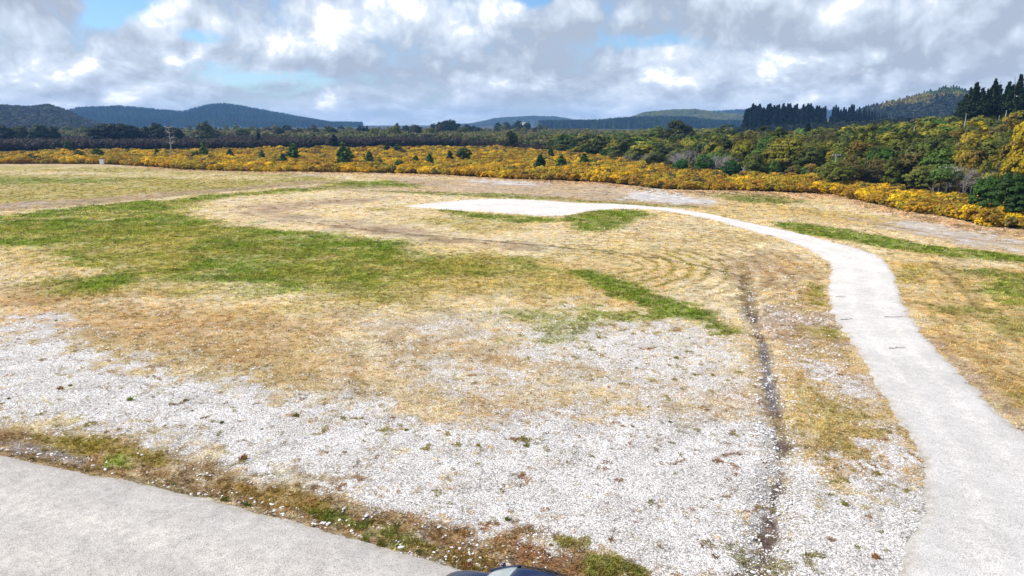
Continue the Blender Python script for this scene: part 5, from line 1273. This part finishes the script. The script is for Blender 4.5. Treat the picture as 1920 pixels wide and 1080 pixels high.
def loft(name, secs, mat, parent, sub=2, close=True, caps=True):
    """secs: closed rings of equal count"""
    n = len(secs[0]); V = [p for s in secs for p in s]; Fq = []
    for i in range(len(secs) - 1):
        for j in range(n if close else n - 1):
            k = (j + 1) % n; Fq.append((i * n + j, i * n + k, (i + 1) * n + k, (i + 1) * n + j))
    if caps: Fq.append(tuple(range(n))[::-1]); Fq.append(tuple((len(secs) - 1) * n + j for j in range(n)))
    me = bpy.data.meshes.new(name); me.from_pydata(V, [], Fq); me.materials.append(mat)
    for p in me.polygons: p.use_smooth = True
    o = link(name, me, parent)
    if sub: m = o.modifiers.new('sub', 'SUBSURF'); m.levels = sub; m.render_levels = sub
    return o
def build_car(x, y, rz):
    e = empty('car', (x, y, 0), rz); tag(e, 'dark blue car on the pale gravel road, cut by the bottom edge of the photograph', 'car')
    # lower body: x forward; width, sill, beltline height per station
    st = [(2.12, .62, .38, .62), (2.05, .74, .26, .74), (1.7, .84, .22, .86), (1.2, .87, .22, .935), (.75, .885, .22, .985), (.2, .89, .22, .985), (-.6, .89, .22, .985), (-1.4, .885, .22, 1.0), (-1.9, .86, .24, 1.0), (-2.15, .80, .30, .92), (-2.2, .7, .4, .8)]
    secs = []
    for sx_, w, z0, z1 in st:
        m = z0 + (z1 - z0) * .55
        secs.append([(sx_, -w * .9, z0), (sx_, -w, m), (sx_, -w * .97, z1 - .05), (sx_, -w * .80, z1), (sx_, -w * .4, z1 + .035), (sx_, 0, z1 + .045), (sx_, w * .4, z1 + .035), (sx_, w * .80, z1), (sx_, w * .97, z1 - .05), (sx_, w, m), (sx_, w * .9, z0), (sx_, 0, z0 - .02)])
    loft('body', secs, M['paint'], e, 2)
    # glasshouse
    ws_ = [(.98, 1.00, .74), (.72, 1.16, .70), (.42, 1.33, .64), (.20, 1.425, .60)]
    V = [(a, s * w, b + .035 * (1 - (s * s))) for a, b, w in ws_ for s in (-1, -.5, 0, .5, 1)]
    Fq = [(i * 5 + j, i * 5 + j + 1, i * 5 + 6 + j, i * 5 + 5 + j) for i in range(3) for j in range(4)]
    me = bpy.data.meshes.new('windscreen'); me.from_pydata(V, [], Fq); me.materials.append(M['cglass']); o = link('windscreen', me, e)
    for p in me.polygons: p.use_smooth = True
    m = o.modifiers.new('sub', 'SUBSURF'); m.render_levels = 2; m = o.modifiers.new('so', 'SOLIDIFY'); m.thickness = .02
    rs = [(.24, 1.425, .60), (.0, 1.475, .62), (-.5, 1.50, .635), (-1.1, 1.48, .62), (-1.6, 1.42, .59), (-1.75, 1.39, .57)]
    V = [(a, s * w, b + .03 * (1 - s * s) - (.045 if abs(s) == 1 else 0)) for a, b, w in rs for s in (-1, -.9, -.45, 0, .45, .9, 1)]
    Fq = [(i * 7 + j, i * 7 + j + 1, i * 7 + 8 + j, i * 7 + 7 + j) for i in range(5) for j in range(6)]
    me = bpy.data.meshes.new('roof'); me.from_pydata(V, [], Fq); me.materials.append(M['paint']); o = link('roof', me, e)
    for p in me.polygons: p.use_smooth = True
    m = o.modifiers.new('sub', 'SUBSURF'); m.render_levels = 2; m = o.modifiers.new('so', 'SOLIDIFY'); m.thickness = .04
    for s in (-1, 1):
        V, Fq = tubes([((.22, s * .605, 1.44), (-.5, s * .635, 1.505), .016, .018), ((-.5, s * .635, 1.505), (-1.2, s * .615, 1.475), .018, .018), ((-1.2, s * .615, 1.475), (-1.75, s * .57, 1.40), .018, .014)], 8); link('roof_rail', np_mesh('roof_rail', V, Fq, [M['rubber']], True), e)
        V, Fq = tubes([((1.02, s * .76, .985), (.72, s * .72, 1.16), .035, .032), ((.72, s * .72, 1.16), (.2, s * .62, 1.42), .032, .03)], 8); link('pillar', np_mesh('pillar', V, Fq, [M['paint']], True), e)
        V = [(.86, s * .80, .99), (-1.45, s * .81, 1.01), (-1.95, s * .74, 1.02), (-1.72, s * .575, 1.39), (-.5, s * .635, 1.46), (.2, s * .60, 1.40)]
        me = bpy.data.meshes.new('side_window'); me.from_pydata(V, [], [(0, 1, 4, 5), (1, 2, 3, 4)]); me.materials.append(M['sglass']); o = link('side_window', me, e); m = o.modifiers.new('so', 'SOLIDIFY'); m.thickness = .03; m.offset = 0
        mb = empty('mirror', (0, 0, 0)); bpy.data.objects.remove(mb)
        loft('mirror', [[(.72 + dx, s * (.88 + dy * .2), 1.02 + dz * .13) for dx, dy, dz in ((0, 0, 0), (.02, .9, .05), (.02, .9, .9), (0, 0, 1))], [(.84, s * .90, 1.05), (.83, s * 1.04, 1.06), (.83, s * 1.04, 1.11), (.84, s * .90, 1.12)]], M['paint'], e, 2)
        for wx in (1.32, -1.32):
            rg = []
            for a_, r_ in ((-.11, .22), (-.11, .30), (-.08, .325), (.08, .325), (.11, .30), (.11, .22)):
                rg.append([(wx + r_ * math.cos(t), s * .80 + a_, .325 + r_ * math.sin(t)) for t in [k * 6.283185 / 32 for k in range(32)]])
            t_ = loft('wheel', rg, M['rubber'], e, 0, caps=False)
            rg = [[(wx + r_ * math.cos(t), s * (.80 + a_), .325 + r_ * math.sin(t)) for t in [k * 6.283185 / 32 for k in range(32)]] for a_, r_ in ((.10, .225), (.07, .19), (.05, .08), (.09, .05), (.09, .01))]
            loft('rim', rg, M['rim'], t_, 0, caps=False)
        loft('headlight', [[(1.98, s * .58, .70), (2.06, s * .42, .66), (2.06, s * .42, .58), (2.0, s * .66, .60)], [(2.07, s * .56, .68), (2.12, s * .44, .65), (2.12, s * .44, .59), (2.07, s * .62, .61)]], M['lamp'], e, 1)
        loft('tail_light', [[(-2.10, s * .66, .95), (-2.10, s * .78, .93), (-2.12, s * .78, .72), (-2.12, s * .66, .72)], [(-2.22, s * .64, .93), (-2.18, s * .77, .91), (-2.20, s * .77, .74), (-2.23, s * .64, .74)]], M['red'], e, 1)
    V = [(-1.74, -.56, 1.385), (-1.74, .56, 1.385), (-2.06, .66, 1.03), (-2.06, -.66, 1.03)]; me = bpy.data.meshes.new('rear_window'); me.from_pydata(V, [], [(0, 1, 2, 3)]); me.materials.append(M['sglass']); o = link('rear_window', me, e); m = o.modifiers.new('so', 'SOLIDIFY'); m.thickness = .03
    V, Fq = tubes([((.98, -.25, 1.045), (.86, .35, 1.085), .012, .01)], 6); link('wiper', np_mesh('wiper', V, Fq, [M['rubber']], True), e)
    V, Fq = tubes([((1.0, .15, 1.04), (.86, .60, 1.07), .012, .01)], 6); link('wiper', np_mesh('wiper', V, Fq, [M['rubber']], True), e)
    box_part('number_plate', [(-2.235, -2.222, -.25, .25, .55, .67)], M['plate'], e, 0)
    return e
CARX, CARY, CARR = .10, 13.84, math.atan2(.43, -.90)
build_car(CARX, CARY, CARR)

# ================================================================== the air between here and the hills
def haze():
    V, Fq = boxes([(-5100, 5100, -5100, 5100, -8, 90)])
    nt = NT('haze_air'); pv = nt.n('ShaderNodeVolumePrincipled'); pv.inputs['Color'].default_value = (.26, .54, 1.0, 1); pv.inputs['Density'].default_value = HAZE; pv.inputs['Anisotropy'].default_value = .0
    o_ = nt.n('ShaderNodeOutputMaterial'); nt.l(pv.outputs[0], o_.inputs['Volume'])
    o = link('haze', np_mesh('haze', V, Fq, [nt.m])); tag(o, kind='stuff')
HAZE = .00015
haze()
